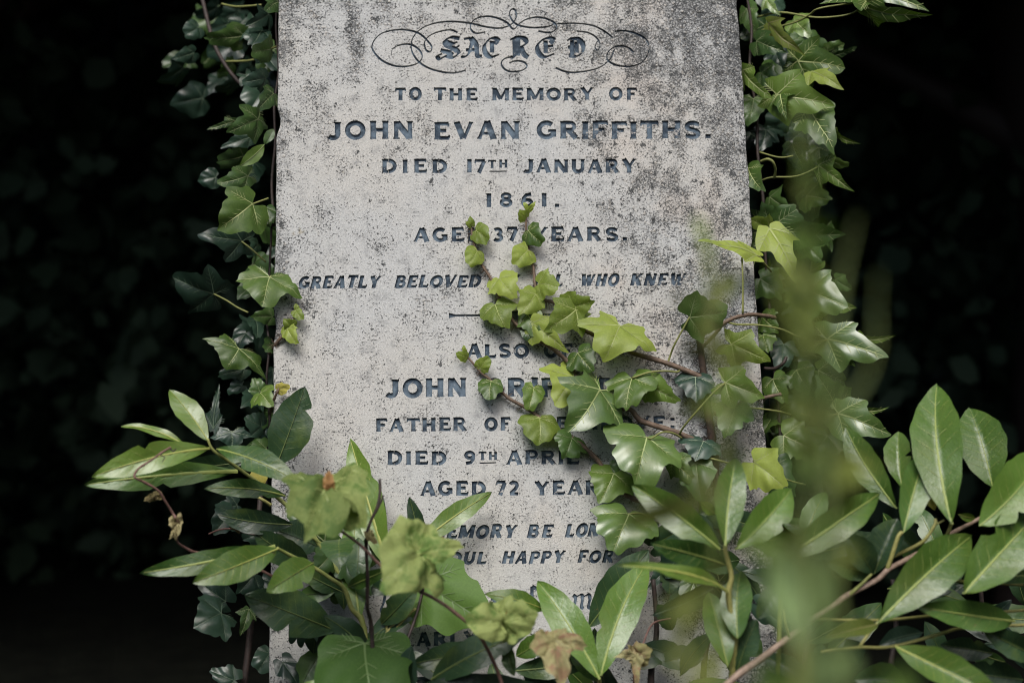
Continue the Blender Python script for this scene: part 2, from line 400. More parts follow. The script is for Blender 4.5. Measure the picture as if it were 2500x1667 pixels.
# ------------------------------------------------------------------ gravestone
base_pt = MS @ Vector((0, -1.0, -.05))
grave = thing('gravestone', 'pale weathered gravestone slab with dark carved inscription and lichen', 'gravestone', base_pt)
def slab_mesh():
    bm = bmesh.new(); y0, y1, T = -1.02, .62, .105
    loop = []
    def edge(a, b, n, nx, ny):
        for i in range(n):
            t = i / n; p = Vector(a).lerp(Vector(b), t)
            k = noise.noise(Vector((p.x * 40, p.y * 40, 5))) * .0009 + noise.noise(Vector((p.x * 9, p.y * 9, 1))) * .0012
            c = noise.noise(Vector((p.x * 22, p.y * 22, 9)))
            if c > .25: k -= (c - .25) * .010
            loop.append((p.x + nx * k, p.y + ny * k))
    edge((-W2, y0), (W2, y0), 6, 0, -1); edge((W2, y0), (W2, y1), 300, 1, 0)
    edge((W2, y1), (-W2, y1), 30, 0, 1); edge((-W2, y1), (-W2, y0), 300, -1, 0)
    cx, cy = 0, (y0 + y1) / 2
    def ring(z, ins):
        return [bm.verts.new((x - math.copysign(ins, x - cx) * (abs(x) > W2 - .01), y - math.copysign(ins, y - cy) * (y > y1 - .01 or y < y0 + .01), z)) for x, y in loop]
    rs = [ring(-T, 0), ring(-.0028, 0), ring(-.0009, .0009), ring(0, .0030)]
    n = len(loop)
    for a, b in zip(rs, rs[1:]):
        for i in range(n): bm.faces.new((a[i], a[(i + 1) % n], b[(i + 1) % n], b[i]))
    bm.faces.new(rs[-1]); bm.faces.new(rs[0][::-1])
    me = bpy.data.meshes.new('slab'); bm.to_mesh(me); bm.free(); return me
slab = obj('slab', slab_mesh(), [sm], grave, MS)

# --- stroke lettering: every glyph is a list of (thickness, points) in units of cap height
def arc(cx, cy, rx, ry, a0, a1, n=12):
    return [(cx + rx * math.cos(R(a0 + (a1 - a0) * i / n)), cy + ry * math.sin(R(a0 + (a1 - a0) * i / n))) for i in range(n + 1)]
V, H, T_ = .245, .17, .155
def st(x): return [(V, [(x, 0), (x, 1)]), (.07, [(x - .17, .035), (x + .17, .035)]), (.07, [(x - .17, .965), (x + .17, .965)])]
G = {
 'A': (1.06, [(T_, [(.12, 0), (.50, 1)]), (.27, [(.54, 1), (.90, 0)]), (.13, [(.26, .31), (.78, .31)]), (.07, [(0, .035), (.26, .035)]), (.07, [(.72, .035), (1.06, .035)])]),
 'B': (.92, st(.19) + [(H, [(.19, .91), (.50, .91)] + arc(.52, .725, .20, .19, 80, -80, 8) + [(.19, .53)]), (H + .03, [(.19, .50), (.54, .50)] + arc(.55, .285, .25, .205, 80, -80, 8) + [(.19, .085)])]),
 'C': (.98, [(.22, arc(.50, .5, .385, .40, 42, 318, 18))]),
 'D': (1.0, st(.19) + [(H, [(.19, .915), (.45, .915)]), (.23, arc(.44, .5, .43, .405, 86, -86, 14)), (H, [(.19, .085), (.45, .085)])]),
 'E': (.86, st(.19) + [(H, [(.19, .915), (.80, .915)]), (H, [(.19, .51), (.68, .51)]), (H, [(.19, .085), (.84, .085)]), (.08, [(.79, .93), (.79, .74)]), (.08, [(.83, .07), (.83, .26)])]),
 'F': (.82, st(.19) + [(H, [(.19, .915), (.80, .915)]), (H, [(.19, .50), (.66, .50)]), (.08, [(.79, .93), (.79, .74)])]),
 'G': (1.02, [(.22, arc(.50, .5, .385, .40, 45, 330, 18)), (.22, [(.86, .10), (.86, .48)]), (.13, [(.58, .45), (.98, .45)])]),
 'H': (1.02, st(.19) + st(.83) + [(H, [(.19, .5), (.83, .5)])]),
 'I': (.38, st(.19)),
 'J': (.78, [(V, [(.58, 1), (.58, .35)]), (.22, [(.58, .38)] + arc(.33, .30, .25, .20, 0, -150, 9)), (.07, [(.36, .965), (.78, .965)])]),
 'K': (1.02, st(.19) + [(.16, [(.25, .40), (.86, .97)]), (.26, [(.46, .60), (.86, .03)]), (.07, [(.68, .035), (1.02, .035)]), (.07, [(.70, .965), (1.0, .965)])]),
 'L': (.82, st(.19) + [(H, [(.19, .085), (.80, .085)]), (.08, [(.79, .07), (.79, .28)])]),
 'M': (1.28, st(.17) + st(1.11) + [(.24, [(.20, .95), (.64, .10)]), (.15, [(.64, .10), (1.06, .95)])]),
 'N': (1.04, [(.19, [(.16, 0), (.16, 1)]), (.19, [(.88, 0), (.88, 1)]), (.27, [(.20, .93), (.84, .07)]), (.07, [(0, .035), (.34, .035)]), (.07, [(.70, .965), (1.04, .965)])]),
 'O': (1.06, [(.225, arc(.53, .5, .41, .405, 0, 360, 26))]),
 'P': (.88, st(.19) + [(H, [(.19, .915), (.50, .915)] + arc(.54, .69, .23, .225, 80, -80, 9) + [(.19, .46)])]),
 'R': (1.0, st(.19) + [(H, [(.19, .915), (.50, .915)] + arc(.54, .71, .22, .205, 80, -80, 9) + [(.19, .50)]), (.25, [(.48, .50), (.84, .03)]), (.07, [(.76, .035), (1.02, .035)])]),
 'S': (.84, [(.205, arc(.42, .715, .29, .195, 28, 250, 11) + [(.44, .50)] + arc(.42, .285, .30, .195, 70, -152, 11)), (.08, [(.71, .96), (.71, .72)]), (.08, [(.12, .04), (.12, .28)])]),
 'T': (.96, st(.48) + [(H, [(.02, .915), (.94, .915)]), (.08, [(.05, .93), (.05, .72)]), (.08, [(.91, .93), (.91, .72)])]),
 'U': (1.0, [(V, [(.19, 1), (.19, .4)]), (.22, [(.19, .42)] + arc(.5, .36, .31, .26, 180, 360, 12) + [(.81, .42)]), (.20, [(.81, .4), (.81, 1)]), (.07, [(.02, .965), (.36, .965)]), (.07, [(.66, .965), (.98, .965)])]),
 'V': (1.04, [(.26, [(.14, 1), (.50, .04)]), (.15, [(.54, .04), (.92, 1)]), (.07, [(0, .965), (.30, .965)]), (.07, [(.78, .965), (1.04, .965)])]),
 'W': (1.40, [(.24, [(.13, 1), (.42, .04)]), (.14, [(.44, .04), (.70, .92)]), (.24, [(.68, .95), (.97, .04)]), (.14, [(.99, .04), (1.28, 1)]), (.07, [(0, .965), (.28, .965)]), (.07, [(1.14, .965), (1.40, .965)])]),
 'Y': (1.02, [(.25, [(.14, 1), (.50, .46)]), (.15, [(.88, 1), (.52, .46)]), (V, [(.51, 0), (.51, .5)]), (.07, [(0, .965), (.30, .965)]), (.07, [(.74, .965), (1.02, .965)]), (.07, [(.34, .035), (.68, .035)])]),
 '1': (.34, [(V, [(.19, 0), (.19, 1)]), (.08, [(.04, .86), (.19, .97)])]),
 '2': (.80, [(.20, arc(.38, .70, .28, .21, 160, -20, 10) + [(.52, .44), (.14, .12)]), (H, [(.08, .085), (.76, .085)])]),
 '3': (.78, [(.19, arc(.36, .73, .25, .185, 150, -70, 10)), (.20, arc(.36, .29, .29, .205, 75, -150, 10)), (.13, [(.30, .52), (.46, .52)])]),
 '6': (.82, [(.20, arc(.42, .31, .28, .215, 0, 360, 16)), (.20, [(.14, .33), (.17, .62), (.34, .86), (.68, .93)])]),
 '7': (.78, [(H, [(.04, .915), (.76, .915)]), (.22, [(.70, .88), (.32, 0)]), (.08, [(.06, .93), (.06, .70)])]),
 '8': (.84, [(.18, arc(.42, .74, .25, .175, 0, 360, 14)), (.20, arc(.42, .29, .30, .205, 0, 360, 16))]),
 '9': (.82, [(.20, arc(.40, .69, .28, .215, 0, 360, 16)), (.20, [(.68, .67), (.65, .38), (.48, .14), (.14, .07)])]),
 '.': (.24, [(.24, [(.12, 0), (.12, .24)])]), ':': (.24, [(.24, [(.12, .05), (.12, .27)]), (.24, [(.12, .62), (.12, .84)])]),
}
def strip(pts, t):
    """outline quads of a stroke"""
    P = [Vector(p) for p in pts]; m = len(P); Lf = []; Rt = []
    closed = (P[0] - P[-1]).length < 1e-4
    for i in range(m):
        a = P[i - 1] if i else (P[-2] if closed else P[0]); b = P[i + 1] if i < m - 1 else (P[1] if closed else P[-1])
        d = (b - a).normalized(); s = Vector((-d.y, d.x)); tt = t[i] if isinstance(t, list) else t
        Lf.append(P[i] + s * tt / 2); Rt.append(P[i] - s * tt / 2)
    return Lf, Rt
class Ink:
    """collects strokes in photo points, builds the cutter and the painted floor of the letters"""
    cut_v, cut_f = [], []; order = 0
    def __init__(s): s.v, s.f = [], []
    def local(s, X, Y): return MSI @ at(X, Y, 0)
    def ribbon(s, A, B):
        Ink.order += 1; z = -.0027 - (Ink.order % 60) * .000006
        A = [s.local(*p) for p in A]; B = [s.local(*p) for p in B]; n = len(A); q = len(s.v)
        ep = .00002 * (Ink.order % 7)
        for a, b in zip(A, B): s.v += [(a.x, a.y, z), (b.x, b.y, z)]
        for i in range(n - 1): s.f.append((q + 2 * i, q + 2 * i + 1, q + 2 * i + 3, q + 2 * i + 2))
        c = len(Ink.cut_v)
        for a, b in zip(A, B):
            Ink.cut_v += [(a.x, a.y, -.0036 - ep), (b.x, b.y, -.0036 - ep), (b.x, b.y, .002 + ep), (a.x, a.y, .002 + ep)]
        for i in range(n - 1):
            k = c + 4 * i
            for e in range(4): Ink.cut_f.append((k + e, k + 4 + e, k + 4 + (e + 1) % 4, k + (e + 1) % 4))
        Ink.cut_f.append((c, c + 1, c + 2, c + 3)); k = c + 4 * (n - 1); Ink.cut_f.append((k + 3, k + 2, k + 1, k))
    def line(s, words, cap, base, x0, x1, italic=0.0):
        """words: (text, Xleft, Xright); base = baseline Y at x0 and at x1"""
        for w, xl, xr, *opt in words:
            cp = opt[0] if opt else cap; dy = opt[1] if len(opt) > 1 else 0
            k = 1.0 if len(w) > 1 else (xr - xl) / cp / G[w][0]
            tot = sum(G[c][0] for c in w); span = (xr - xl) / cp - italic
            k = min(1.12, span * .86 / tot) if len(w) > 1 else k
            gap = (span - tot * k) / max(len(w) - 1, 1); gx = 0
            for c in w:
                gw, strokes = G[c]; jx, jy = rnd.uniform(-.02, .02), rnd.uniform(-.025, .025); sc = rnd.uniform(.97, 1.03)
                for t, pts in strokes:
                    pts = [(p[0] * k + rnd.uniform(-.008, .008), p[1] * sc) for p in pts] if len(pts) < 5 else [(p[0] * k, p[1] * sc) for p in pts]
                    if len(pts) == 2:            # butt ends flare a little, as cut with a chisel
                        a, b = Vector(pts[0]), Vector(pts[1]); pts = [a, a.lerp(b, .18), a.lerp(b, .82), b]; t = [t * 1.08, t, t, t * 1.08]
                    A, B = strip(pts, [q * 1.32 for q in t] if isinstance(t, list) else t * 1.32)
                    def mp(p):
                        X = xl + (gx + jx + p.x + italic * p.y) * cp
                        return X, base[0] + (base[1] - base[0]) * (X - x0) / (x1 - x0) + dy - (p.y + jy) * cp
                    s.ribbon([mp(p) for p in A], [mp(p) for p in B])
                gx += gw * k + gap
    def nib(s, pts, wd, ang=40, thin=.28, n=6):
        """broad-pen stroke through photo points"""
        P = crom([Vector(p) for p in pts], n); A = []; B = []
        na = Vector((math.cos(R(ang)), -math.sin(R(ang))))
        for i, p in enumerate(P):
            d = (P[min(i + 1, len(P) - 1)] - P[max(i - 1, 0)]).normalized(); sd = Vector((-d.y, d.x))
            w = wd * max(thin, abs(sd.dot(na))); A.append(p + sd * w / 2); B.append(p - sd * w / 2)
        s.ribbon(A, B)
    def build(s, name, label=None):
        # make every quad face out of the stone
        fs = []
        for q in s.f:
            a, b, c = (Vector(s.v[i]) for i in q[:3])
            fs.append(q if (b - a).cross(c - a).z > 0 else q[::-1])
        o = obj(name, mesh(name, s.v, fs, False), [lm], grave, MS)
        if label: o['label'] = label
Z = lambda pts: [(799.7 + a * .4, b * .4) for a, b in pts]
ink = Ink()
for pts, w in [
 ([(250, 285), (290, 262), (350, 255), (400, 280), (425, 320), (408, 358), (350, 380), (270, 380), (190, 345), (140, 285), (146, 240), (190, 195), (270, 173), (350, 175), (410, 195), (450, 230), (480, 270), (470, 298), (445, 285), (440, 240), (470, 205), (530, 181), (590, 173), (628, 188)], 7),
 ([(675, 405), (600, 420), (500, 405), (420, 368), (372, 310), (362, 255), (380, 205), (430, 160), (510, 132), (600, 125), (700, 135), (790, 155), (870, 163), (935, 142), (965, 100), (960, 62), (940, 54), (927, 75), (938, 112), (975, 145), (1060, 160), (1140, 155), (1192, 135)], 7),
 ([(788, 185), (735, 192), (706, 172), (705, 140), (732, 110), (790, 95), (850, 103), (910, 130), (950, 168), (985, 135), (1030, 110), (1090, 100), (1150, 113), (1190, 138), (1195, 165), (1160, 188), (1092, 180)], 7),
 ([(1200, 138), (1300, 135), (1400, 147), (1470, 180), (1520, 218)], 6),
 ([(1312, 180), (1380, 190), (1430, 222), (1446, 265), (1430, 290), (1418, 265), (1440, 228)], 6),
 ([(1190, 390), (1260, 415), (1350, 412), (1440, 390), (1500, 345), (1528, 285)], 7),
 ([(1640, 302), (1600, 272), (1540, 268), (1492, 300), (1490, 345), (1540, 375), (1620, 382), (1690, 357), (1726, 295), (1715, 235), (1660, 197), (1590, 178), (1530, 182)], 7)]:
    ink.nib(Z(pts), w * .72, 60, .55)
ink.build('scroll_flourish')
ink = Ink()
for pts in [  # black-letter SACRED
 [(640, 222), (590, 216), (556, 236), (566, 262), (610, 282), (632, 305), (606, 330), (560, 325), (528, 338), (514, 322), (540, 310)], [(560, 240), (600, 250), (628, 242)], [(530, 290), (570, 300), (600, 320)], [(545, 305), (590, 292), (640, 262)],
 [(648, 330), (690, 312), (716, 218)], [(702, 218), (735, 258), (742, 318), (768, 324)], [(676, 288), (730, 288)], [(664, 226), (704, 218)],
 [(866, 240), (846, 222), (812, 226), (784, 262), (788, 304), (820, 328), (866, 314)], [(826, 236), (826, 304)], [(846, 232), (856, 248), (866, 240)],
 [(955, 222), (955, 320), (932, 330)], [(976, 216), (976, 322)], [(930, 232), (960, 216), (1010, 222), (1022, 250), (990, 270), (960, 272)], [(990, 268), (1010, 312), (1035, 330)],
 [(1186, 236), (1160, 220), (1120, 228), (1088, 262), (1094, 304), (1126, 328), (1184, 310)], [(1134, 234), (1134, 306)], [(1134, 270), (1178, 264)], [(1162, 230), (1176, 244), (1186, 236)],
 [(1258, 236), (1276, 224), (1320, 226), (1348, 258), (1344, 300), (1312, 324), (1268, 318)], [(1286, 232), (1286, 314)], [(1312, 240), (1312, 306)], [(1262, 272), (1300, 272)]]:
    ink.nib(Z(pts), 13, 38, .32)
ink.nib(Z([(925, 362), (970, 350), (1012, 360), (1026, 385), (990, 408), (930, 412), (892, 392), (880, 360), (905, 335), (960, 325)]), 5.2, 60, .6)
ink.build('inscription')
def text(words, cap, base, x0=750, x1=1620, italic=0.0):
    for wd in words:                     # each carved word is a part
        k = Ink(); k.line([wd], cap, base, x0, x1, italic); k.build('inscription')
text([('TO', 908, 968), ('THE', 996, 1096), ('MEMORY', 1130, 1364), ('OF', 1400, 1462)], 28, (230.5, 230))
text([('JOHN', 750, 948), ('EVAN', 997, 1194), ('GRIFFITHS', 1233, 1610), ('.', 1620, 1632)], 40, (320.5, 318))
text([('DIED', 877, 1027), ('17', 1072, 1114), ('JANUARY', 1200, 1462)], 31, (397.5, 396.5))
k = Ink(); k.line([('TH', 1121, 1166, 19, -11)], 31, (397, 397), 750, 1620)
k.nib([(1124, 394), (1144, 394), (1164, 393.5)], 3, 90, 1); k.build('inscription')
text([('1861', 1116, 1256), ('.', 1274, 1284)], 32, (476, 475))
text([('AGED', 950, 1108), ('37', 1132, 1188), ('YEARS', 1222, 1420), ('.', 1430, 1440)], 32, (555, 553))
text([('GREATLY', 684, 876), ('BELOVED', 905, 1108), ('BY', 1142, 1196), ('ALL', 1224, 1297), ('WHO', 1332, 1425), ('KNEW', 1447, 1578)], 28, (662, 655), italic=.24)
k = Ink()
k.ribbon([(1031, 718), (1046, 722), (1150, 721), (1172, 715), (1188, 713), (1204, 715), (1226, 720), (1330, 719), (1350, 712)], [(1031, 731), (1046, 727), (1150, 726), (1172, 731), (1188, 736), (1204, 731), (1226, 725), (1330, 724), (1350, 729)])
k.build('divider_rule')
text([('ALSO', 1072, 1214), ('OF', 1250, 1314)], 32, (822, 820))
text([('JOHN', 885, 1071), ('GRIFFITHS', 1112, 1500)], 42, (913, 908))
text([('FATHER', 863, 1072), ('OF', 1113, 1172), ('THE', 1202, 1305), ('ABOVE', 1338, 1528), (':', 1540, 1550)], 30, (992, 984))
text([('DIED', 889, 1026), ('9', 1066, 1092), ('APRIL', 1163, 1330)], 31, (1068, 1063))
k = Ink(); k.line([('TH', 1099, 1142, 19, -11)], 31, (1067, 1067), 750, 1620)
k.nib([(1102, 1063), (1122, 1062.5), (1140, 1062)], 3, 90, 1); k.build('inscription')
text([('AGED', 965, 1115), ('72', 1140, 1192), ('YEARS', 1228, 1412)], 32, (1140, 1133))
text([('MEMORY', 986, 1190), ('BE', 1210, 1274), ('LONG', 1298, 1408), ('BLESS', 1436, 1566)], 30, (1240, 1228), italic=.24)
text([('SOUL', 1000, 1122), ('HAPPY', 1152, 1300), ('FOR', 1326, 1414)], 28, (1299, 1288), italic=.24)
for grp in [[[(868, 1356), (885, 1350), (882, 1380), (876, 1400), (888, 1410)]], [[(1128, 1374), (1137, 1380), (1135, 1412)], [(1130, 1384), (1150, 1372), (1154, 1386), (1152, 1436), (1147, 1444)]],
            [[(1222, 1346), (1222, 1420)], [(1234, 1352), (1222, 1346)]], [[(1316, 1366), (1322, 1372), (1320, 1392), (1326, 1396)], [(1318, 1374), (1334, 1365), (1338, 1374), (1336, 1392), (1341, 1396)], [(1334, 1374), (1350, 1365), (1355, 1374), (1352, 1392), (1358, 1396)]]]:
    k = Ink()
    for pts in grp: k.nib(pts, 10, 38, .3)
    k.build('inscription')
text([('ARLY', 957, 1096)], 31, (1485, 1476))
# cut the letters into the face
cm = bpy.data.meshes.new('letter_cutter'); cm.from_pydata(Ink.cut_v, [], Ink.cut_f); cm.validate()
bmx = bmesh.new(); bmx.from_mesh(cm); bmesh.ops.recalc_face_normals(bmx, faces=bmx.faces); bmx.to_mesh(cm); bmx.free()
co_ = bpy.data.objects.new('letter_cutter', cm); COL.objects.link(co_); co_.matrix_world = MS
bpy.context.view_layer.update()
md = slab.modifiers.new('cut', 'BOOLEAN'); md.operation = 'DIFFERENCE'; md.object = co_; md.solver = 'EXACT'; md.use_self = True
dg = bpy.context.evaluated_depsgraph_get()
ev = slab.evaluated_get(dg); nm = bpy.data.meshes.new_from_object(ev)
slab.modifiers.clear(); slab.data = nm; nm.name = 'slab'
bpy.data.objects.remove(co_); bpy.data.meshes.remove(cm)
# ------------------------------------------------------------------ ivy across the face
def ivy(label, X, Y, d=0.0, cat='ivy vine', name='ivy_vine', group=None): return thing(name, label, cat, at(X, Y, d), group)
q = ivy('young ivy vine climbing highest over the stone to the carved 1861', 1602, 864, 0.01)
stem(q, [(1210, 472, .006), (1208, 505, .007), (1210, 550, .007), (1217, 582, .008), (1226, 621, .008), (1228, 650, .009), (1236, 676, .010), (1252, 690, .010), (1272, 694, .011), (1294, 709, .012), (1318, 735, .012), (1340, 757, .013), (1362, 768, .015), (1396, 786, .015), (1430, 800, .014), (1456, 812, .015), (1491, 822, .016), (1534, 835, .018), (1573, 850, .020), (1610, 866, .02)], 2.6, 6.5)
L_(q, 'heart', 1213, 485, 1228, 467, 11, 'young', .01, .018); L_(q, 'heart', 1210, 478, 1205, 466, 9, 'young', .01, .012)
L_(q, 'heart', 1208, 500, 1191, 490, 24, 'young', .010, .018)
L_(q, 'heart', 1214, 530, 1244, 560, 50, 'mid', .012, .022, 8, cup=.25)
L_(q, 'heart', 1213, 575, 1182, 602, 48, 'young', .012, .020, cup=.2)
L_(q, 'ivy3', 1237, 652, 1280, 656, 62, 'young', .014, .026)
L_(q, 'ivy3', 1230, 676, 1200, 720, 62, 'young', .014, .024, cup=.15)
L_(q, 'ivy3', 1303, 706, 1357, 696, 66, 'young', .016, .030)
L_(q, 'ivy5', 1322, 712, 1262, 762, 92, 'young', .024, .034, 0)
L_(q, 'ivy5', 1424, 749, 1396, 822, 160, 'young', .026, .040, 0, arch=.12, petiole=[(1436, 778, .02), (1446, 800, .016), (1456, 811, .015)])
L_(q, 'ivy3', 1327, 811, 1360, 856, 78, 'mid', .018, .030)
L_(q, 'ivy3', 1584, 728, 1676, 716, 112, 'dark', .045, .06, 10, petiole=[(1572, 750, .04), (1550, 790, .03), (1540, 815, .02), (1534, 834, .018)])
q = ivy('young ivy vine crossing the divider rule up to the carved AGED 37', 1440, 960, 0.01)
stem(q, [(1084, 508, .006), (1083, 530, .006), (1090, 563, .007), (1103, 602, .008), (1122, 631, .008), (1138, 660, .009), (1148, 686, .009), (1158, 702, .009), (1177, 735, .010), (1197, 754, .010), (1226, 774, .010), (1258, 793, .010), (1284, 812, .010), (1307, 835, .011), (1324, 866, .011), (1370, 905, .012), (1420, 935, .013), (1449, 941, .014), (1468, 963, .014), (1488, 972, .015), (1533, 986, .016), (1564, 997, .017), (1640, 1030, .018)], 2.6, 7)
L_(q, 'heart', 1084, 518, 1081, 499, 13, 'young', .009, .012); L_(q, 'heart', 1082, 520, 1071, 510, 10, 'young', .009, .014)
L_(q, 'heart', 1094, 530, 1122, 548, 40, 'young', .011, .020)
L_(q, 'heart', 1096, 577, 1078, 606, 42, 'young', .011, .019, cup=.2)
L_(q, 'ivy3', 1146, 640, 1176, 682, 68, 'young', .013, .024, -5, arch=.12)
L_(q, 'ivy3', 1137, 700, 1156, 748, 74, 'young', .014, .026, 0, cup=.2)
L_(q, 'heart', 1214, 752, 1208, 780, 34, 'dark', .010, .016)
L_(q, 'ivy3', 1213, 722, 1238, 776, 62, 'mid', .012, .022)
L_(q, 'ivyn', 1222, 742, 1299, 797, 74, 'young', .018, .028, 0)
L_(q, 'ivy3', 1451, 868, 1440, 943, 110, 'mid', .026, .040, 12, petiole=[(1458, 866, .03), (1491, 855, .034), (1528, 852, .03), (1556, 854, .022), (1564, 846, .018)])
L_(q, 'ivy3', 1476, 878, 1562, 918, 74, 'mid', .018, .030)
L_(q, 'ivy5', 1318, 866, 1275, 924, 122, 'young', .016, .032, 0)
L_(q, 'ivy5', 1378, 896, 1310, 1006, 180, 'pale', .030, .055, -8, arch=.12)
q = ivy('young ivy vine creeping up beside the carved ALSO from the lower leaves', 1465, 1150, 0.01)
stem(q, [(1070, 815, .006), (1096, 845, .007), (1108, 858, .007), (1125, 871, .008), (1138, 890, .008), (1155, 903, .008), (1171, 916, .009), (1200, 932, .009), (1223, 947, .010), (1240, 960, .010), (1282, 986, .010), (1320, 1010, .011), (1344, 1028, .011), (1370, 1053, .012), (1384, 1073, .012), (1408, 1105, .013), (1432, 1130, .013), (1465, 1148, .014), (1520, 1160, .015)], 2.6, 6.5)
L_(q, 'heart', 1072, 820, 1051, 812, 22, 'young', .009, .016); L_(q, 'heart', 1069, 812, 1064, 795, 10, 'young', .008, .012)
L_(q, 'heart', 1103, 846, 1121, 822, 32, 'young', .010, .017)
L_(q, 'heart', 1128, 876, 1122, 918, 54, 'mid', .011, .022, cup=.2)
L_(q, 'heart', 1226, 890, 1216, 944, 48, 'mid', .012, .020)
L_(q, 'heart', 1240, 960, 1238, 1013, 76, 'young', .013, .024, cup=.15)
L_(q, 'ivy3', 1314, 1006, 1294, 1050, 86, 'dark', .014, .022)
L_(q, 'ivy3', 1409, 1087, 1384, 1156, 112, 'mid', .018, .030)
L_(q, 'ivy3', 1484, 1004, 1448, 1110, 178, 'pale', .040, .065, -6, arch=.12, petiole=[(1497, 1006, .044), (1519, 993, .046), (1544, 994, .035), (1566, 1006, .02)])
L_(q, 'ivy5', 1545, 1055, 1604, 1111, 66, 'mid', .022, .036)
L_(q, 'ivy3', 1597, 1063, 1616, 1152, 84, 'dark', .024, .04, petiole=[(1610, 1052, .028), (1630, 1052, .03), (1690, 1068, .03)])
L_(q, 'ivy3', 1443, 1180, 1412, 1270, 150, 'pale', .035, .060, 0, arch=.1, petiole=[(1470, 1178, .035), (1505, 1190, .03), (1545, 1188, .02)])
L_(q, 'heart', 1400, 1068, 1420, 1090, 34, 'dark', .012, .014)
q = ivy('thick brown ivy trunk with dark veined leaves climbing the right side of the stone face', 1650, 1250, 0.01)
stem(q, [(1596, 735, .012), (1606, 780, .012), (1616, 860, .013), (1624, 930, .013), (1634, 1000, .014), (1644, 1080, .014), (1650, 1250, .014)], 7, 11, 'trunk', knots=.35)
stem(q, [(1610, 800, .012), (1640, 770, .02), (1667, 739, .03), (1716, 723, .03), (1762, 726, .01), (1780, 730, 0)], 4, 5, 'stem')
stem(q, [(1794, 905, .02), (1760, 912, .02), (1712, 921, .02), (1690, 934, .018), (1640, 950, .014)], 4, 6, 'stem', knots=.3)
stem(q, [(1712, 921, .02), (1716, 908, .025), (1718, 896, .03)], 3, 2, 'stem')
L_(q, 'ivy3', 1598, 866, 1595, 922, 92, 'old', .022, .034, 0)
L_(q, 'ivy3', 1615, 1013, 1602, 1058, 96, 'old', .022, .036, 0)
L_(q, 'ivy5', 1666, 879, 1758, 908, 100, 'mid', .045, .06, 0, petiole=[(1640, 900, .05), (1600, 945, .05), (1572, 978, .035), (1561, 996, .02)])
L_(q, 'ivy5', 1680, 791, 1760, 824, 84, 'young', .04, .05, 0)
L_(q, 'ivy3', 1732, 1062, 1800, 1108, 92, 'young', .045, .06, 0, petiole=[(1738, 1058, .045), (1800, 1098, .04), (1850, 1113, .02)])
L_(q, 'ivy3', 1690, 935, 1664, 1004, 84, 'dark', .03, .045, petiole=[(1740, 938, .03), (1790, 945, .02), (1815, 952, 0)])
L_(q, 'ivy3', 1640, 1140, 1690, 1200, 100, 'dark', .02, .03)
L_(q, 'ivyn', 1738, 588, 1618, 566, 60, 'young', .03, .055, 48, petiole=[(1745, 590, .03), (1756, 606, .02), (1772, 624, -.01)])
stem(q, [(1704, 592, .04), (1706, 640, .04), (1706, 720, .035)], 2, 2.5, 'petiole')

# ------------------------------------------------------------------ ivy along the left edge
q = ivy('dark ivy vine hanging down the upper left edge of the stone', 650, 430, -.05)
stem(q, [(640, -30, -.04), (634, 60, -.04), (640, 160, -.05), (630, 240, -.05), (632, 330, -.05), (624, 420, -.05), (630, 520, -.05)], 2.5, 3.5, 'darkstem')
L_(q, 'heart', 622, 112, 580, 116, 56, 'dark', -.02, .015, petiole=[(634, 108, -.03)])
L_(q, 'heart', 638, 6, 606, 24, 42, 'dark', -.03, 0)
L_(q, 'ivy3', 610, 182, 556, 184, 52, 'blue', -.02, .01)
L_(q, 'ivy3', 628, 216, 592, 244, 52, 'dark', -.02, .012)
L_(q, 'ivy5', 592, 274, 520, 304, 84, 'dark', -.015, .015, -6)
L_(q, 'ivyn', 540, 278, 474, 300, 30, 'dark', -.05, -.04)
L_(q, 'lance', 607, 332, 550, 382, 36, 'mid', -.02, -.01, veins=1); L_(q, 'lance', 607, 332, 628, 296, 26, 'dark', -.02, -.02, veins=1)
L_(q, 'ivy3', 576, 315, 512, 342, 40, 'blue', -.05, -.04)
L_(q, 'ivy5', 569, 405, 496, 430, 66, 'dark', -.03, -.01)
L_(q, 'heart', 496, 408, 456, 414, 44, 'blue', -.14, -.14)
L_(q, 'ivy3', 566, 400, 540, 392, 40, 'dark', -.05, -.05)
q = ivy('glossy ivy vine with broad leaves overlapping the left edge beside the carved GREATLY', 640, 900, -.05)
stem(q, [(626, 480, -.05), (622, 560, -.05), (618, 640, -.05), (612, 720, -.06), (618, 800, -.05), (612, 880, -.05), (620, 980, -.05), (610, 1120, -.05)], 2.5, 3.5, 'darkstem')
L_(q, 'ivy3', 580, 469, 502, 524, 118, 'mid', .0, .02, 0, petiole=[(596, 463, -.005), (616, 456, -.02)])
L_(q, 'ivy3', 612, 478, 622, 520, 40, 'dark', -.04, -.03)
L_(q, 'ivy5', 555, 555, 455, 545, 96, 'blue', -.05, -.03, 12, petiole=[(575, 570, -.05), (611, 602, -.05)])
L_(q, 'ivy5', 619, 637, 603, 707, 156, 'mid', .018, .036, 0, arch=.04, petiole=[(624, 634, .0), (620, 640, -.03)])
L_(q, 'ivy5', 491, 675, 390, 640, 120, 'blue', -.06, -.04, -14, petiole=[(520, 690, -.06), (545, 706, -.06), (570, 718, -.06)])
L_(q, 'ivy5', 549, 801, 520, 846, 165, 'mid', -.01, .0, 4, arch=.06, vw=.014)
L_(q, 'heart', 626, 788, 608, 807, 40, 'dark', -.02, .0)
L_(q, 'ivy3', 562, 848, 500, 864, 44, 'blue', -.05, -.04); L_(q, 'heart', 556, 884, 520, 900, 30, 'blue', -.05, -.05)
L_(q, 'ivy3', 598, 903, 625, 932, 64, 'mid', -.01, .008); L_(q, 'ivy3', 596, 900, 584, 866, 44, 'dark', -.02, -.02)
L_(q, 'ivy3', 626, 728, 578, 724, 42, 'dark', -.05, -.04)
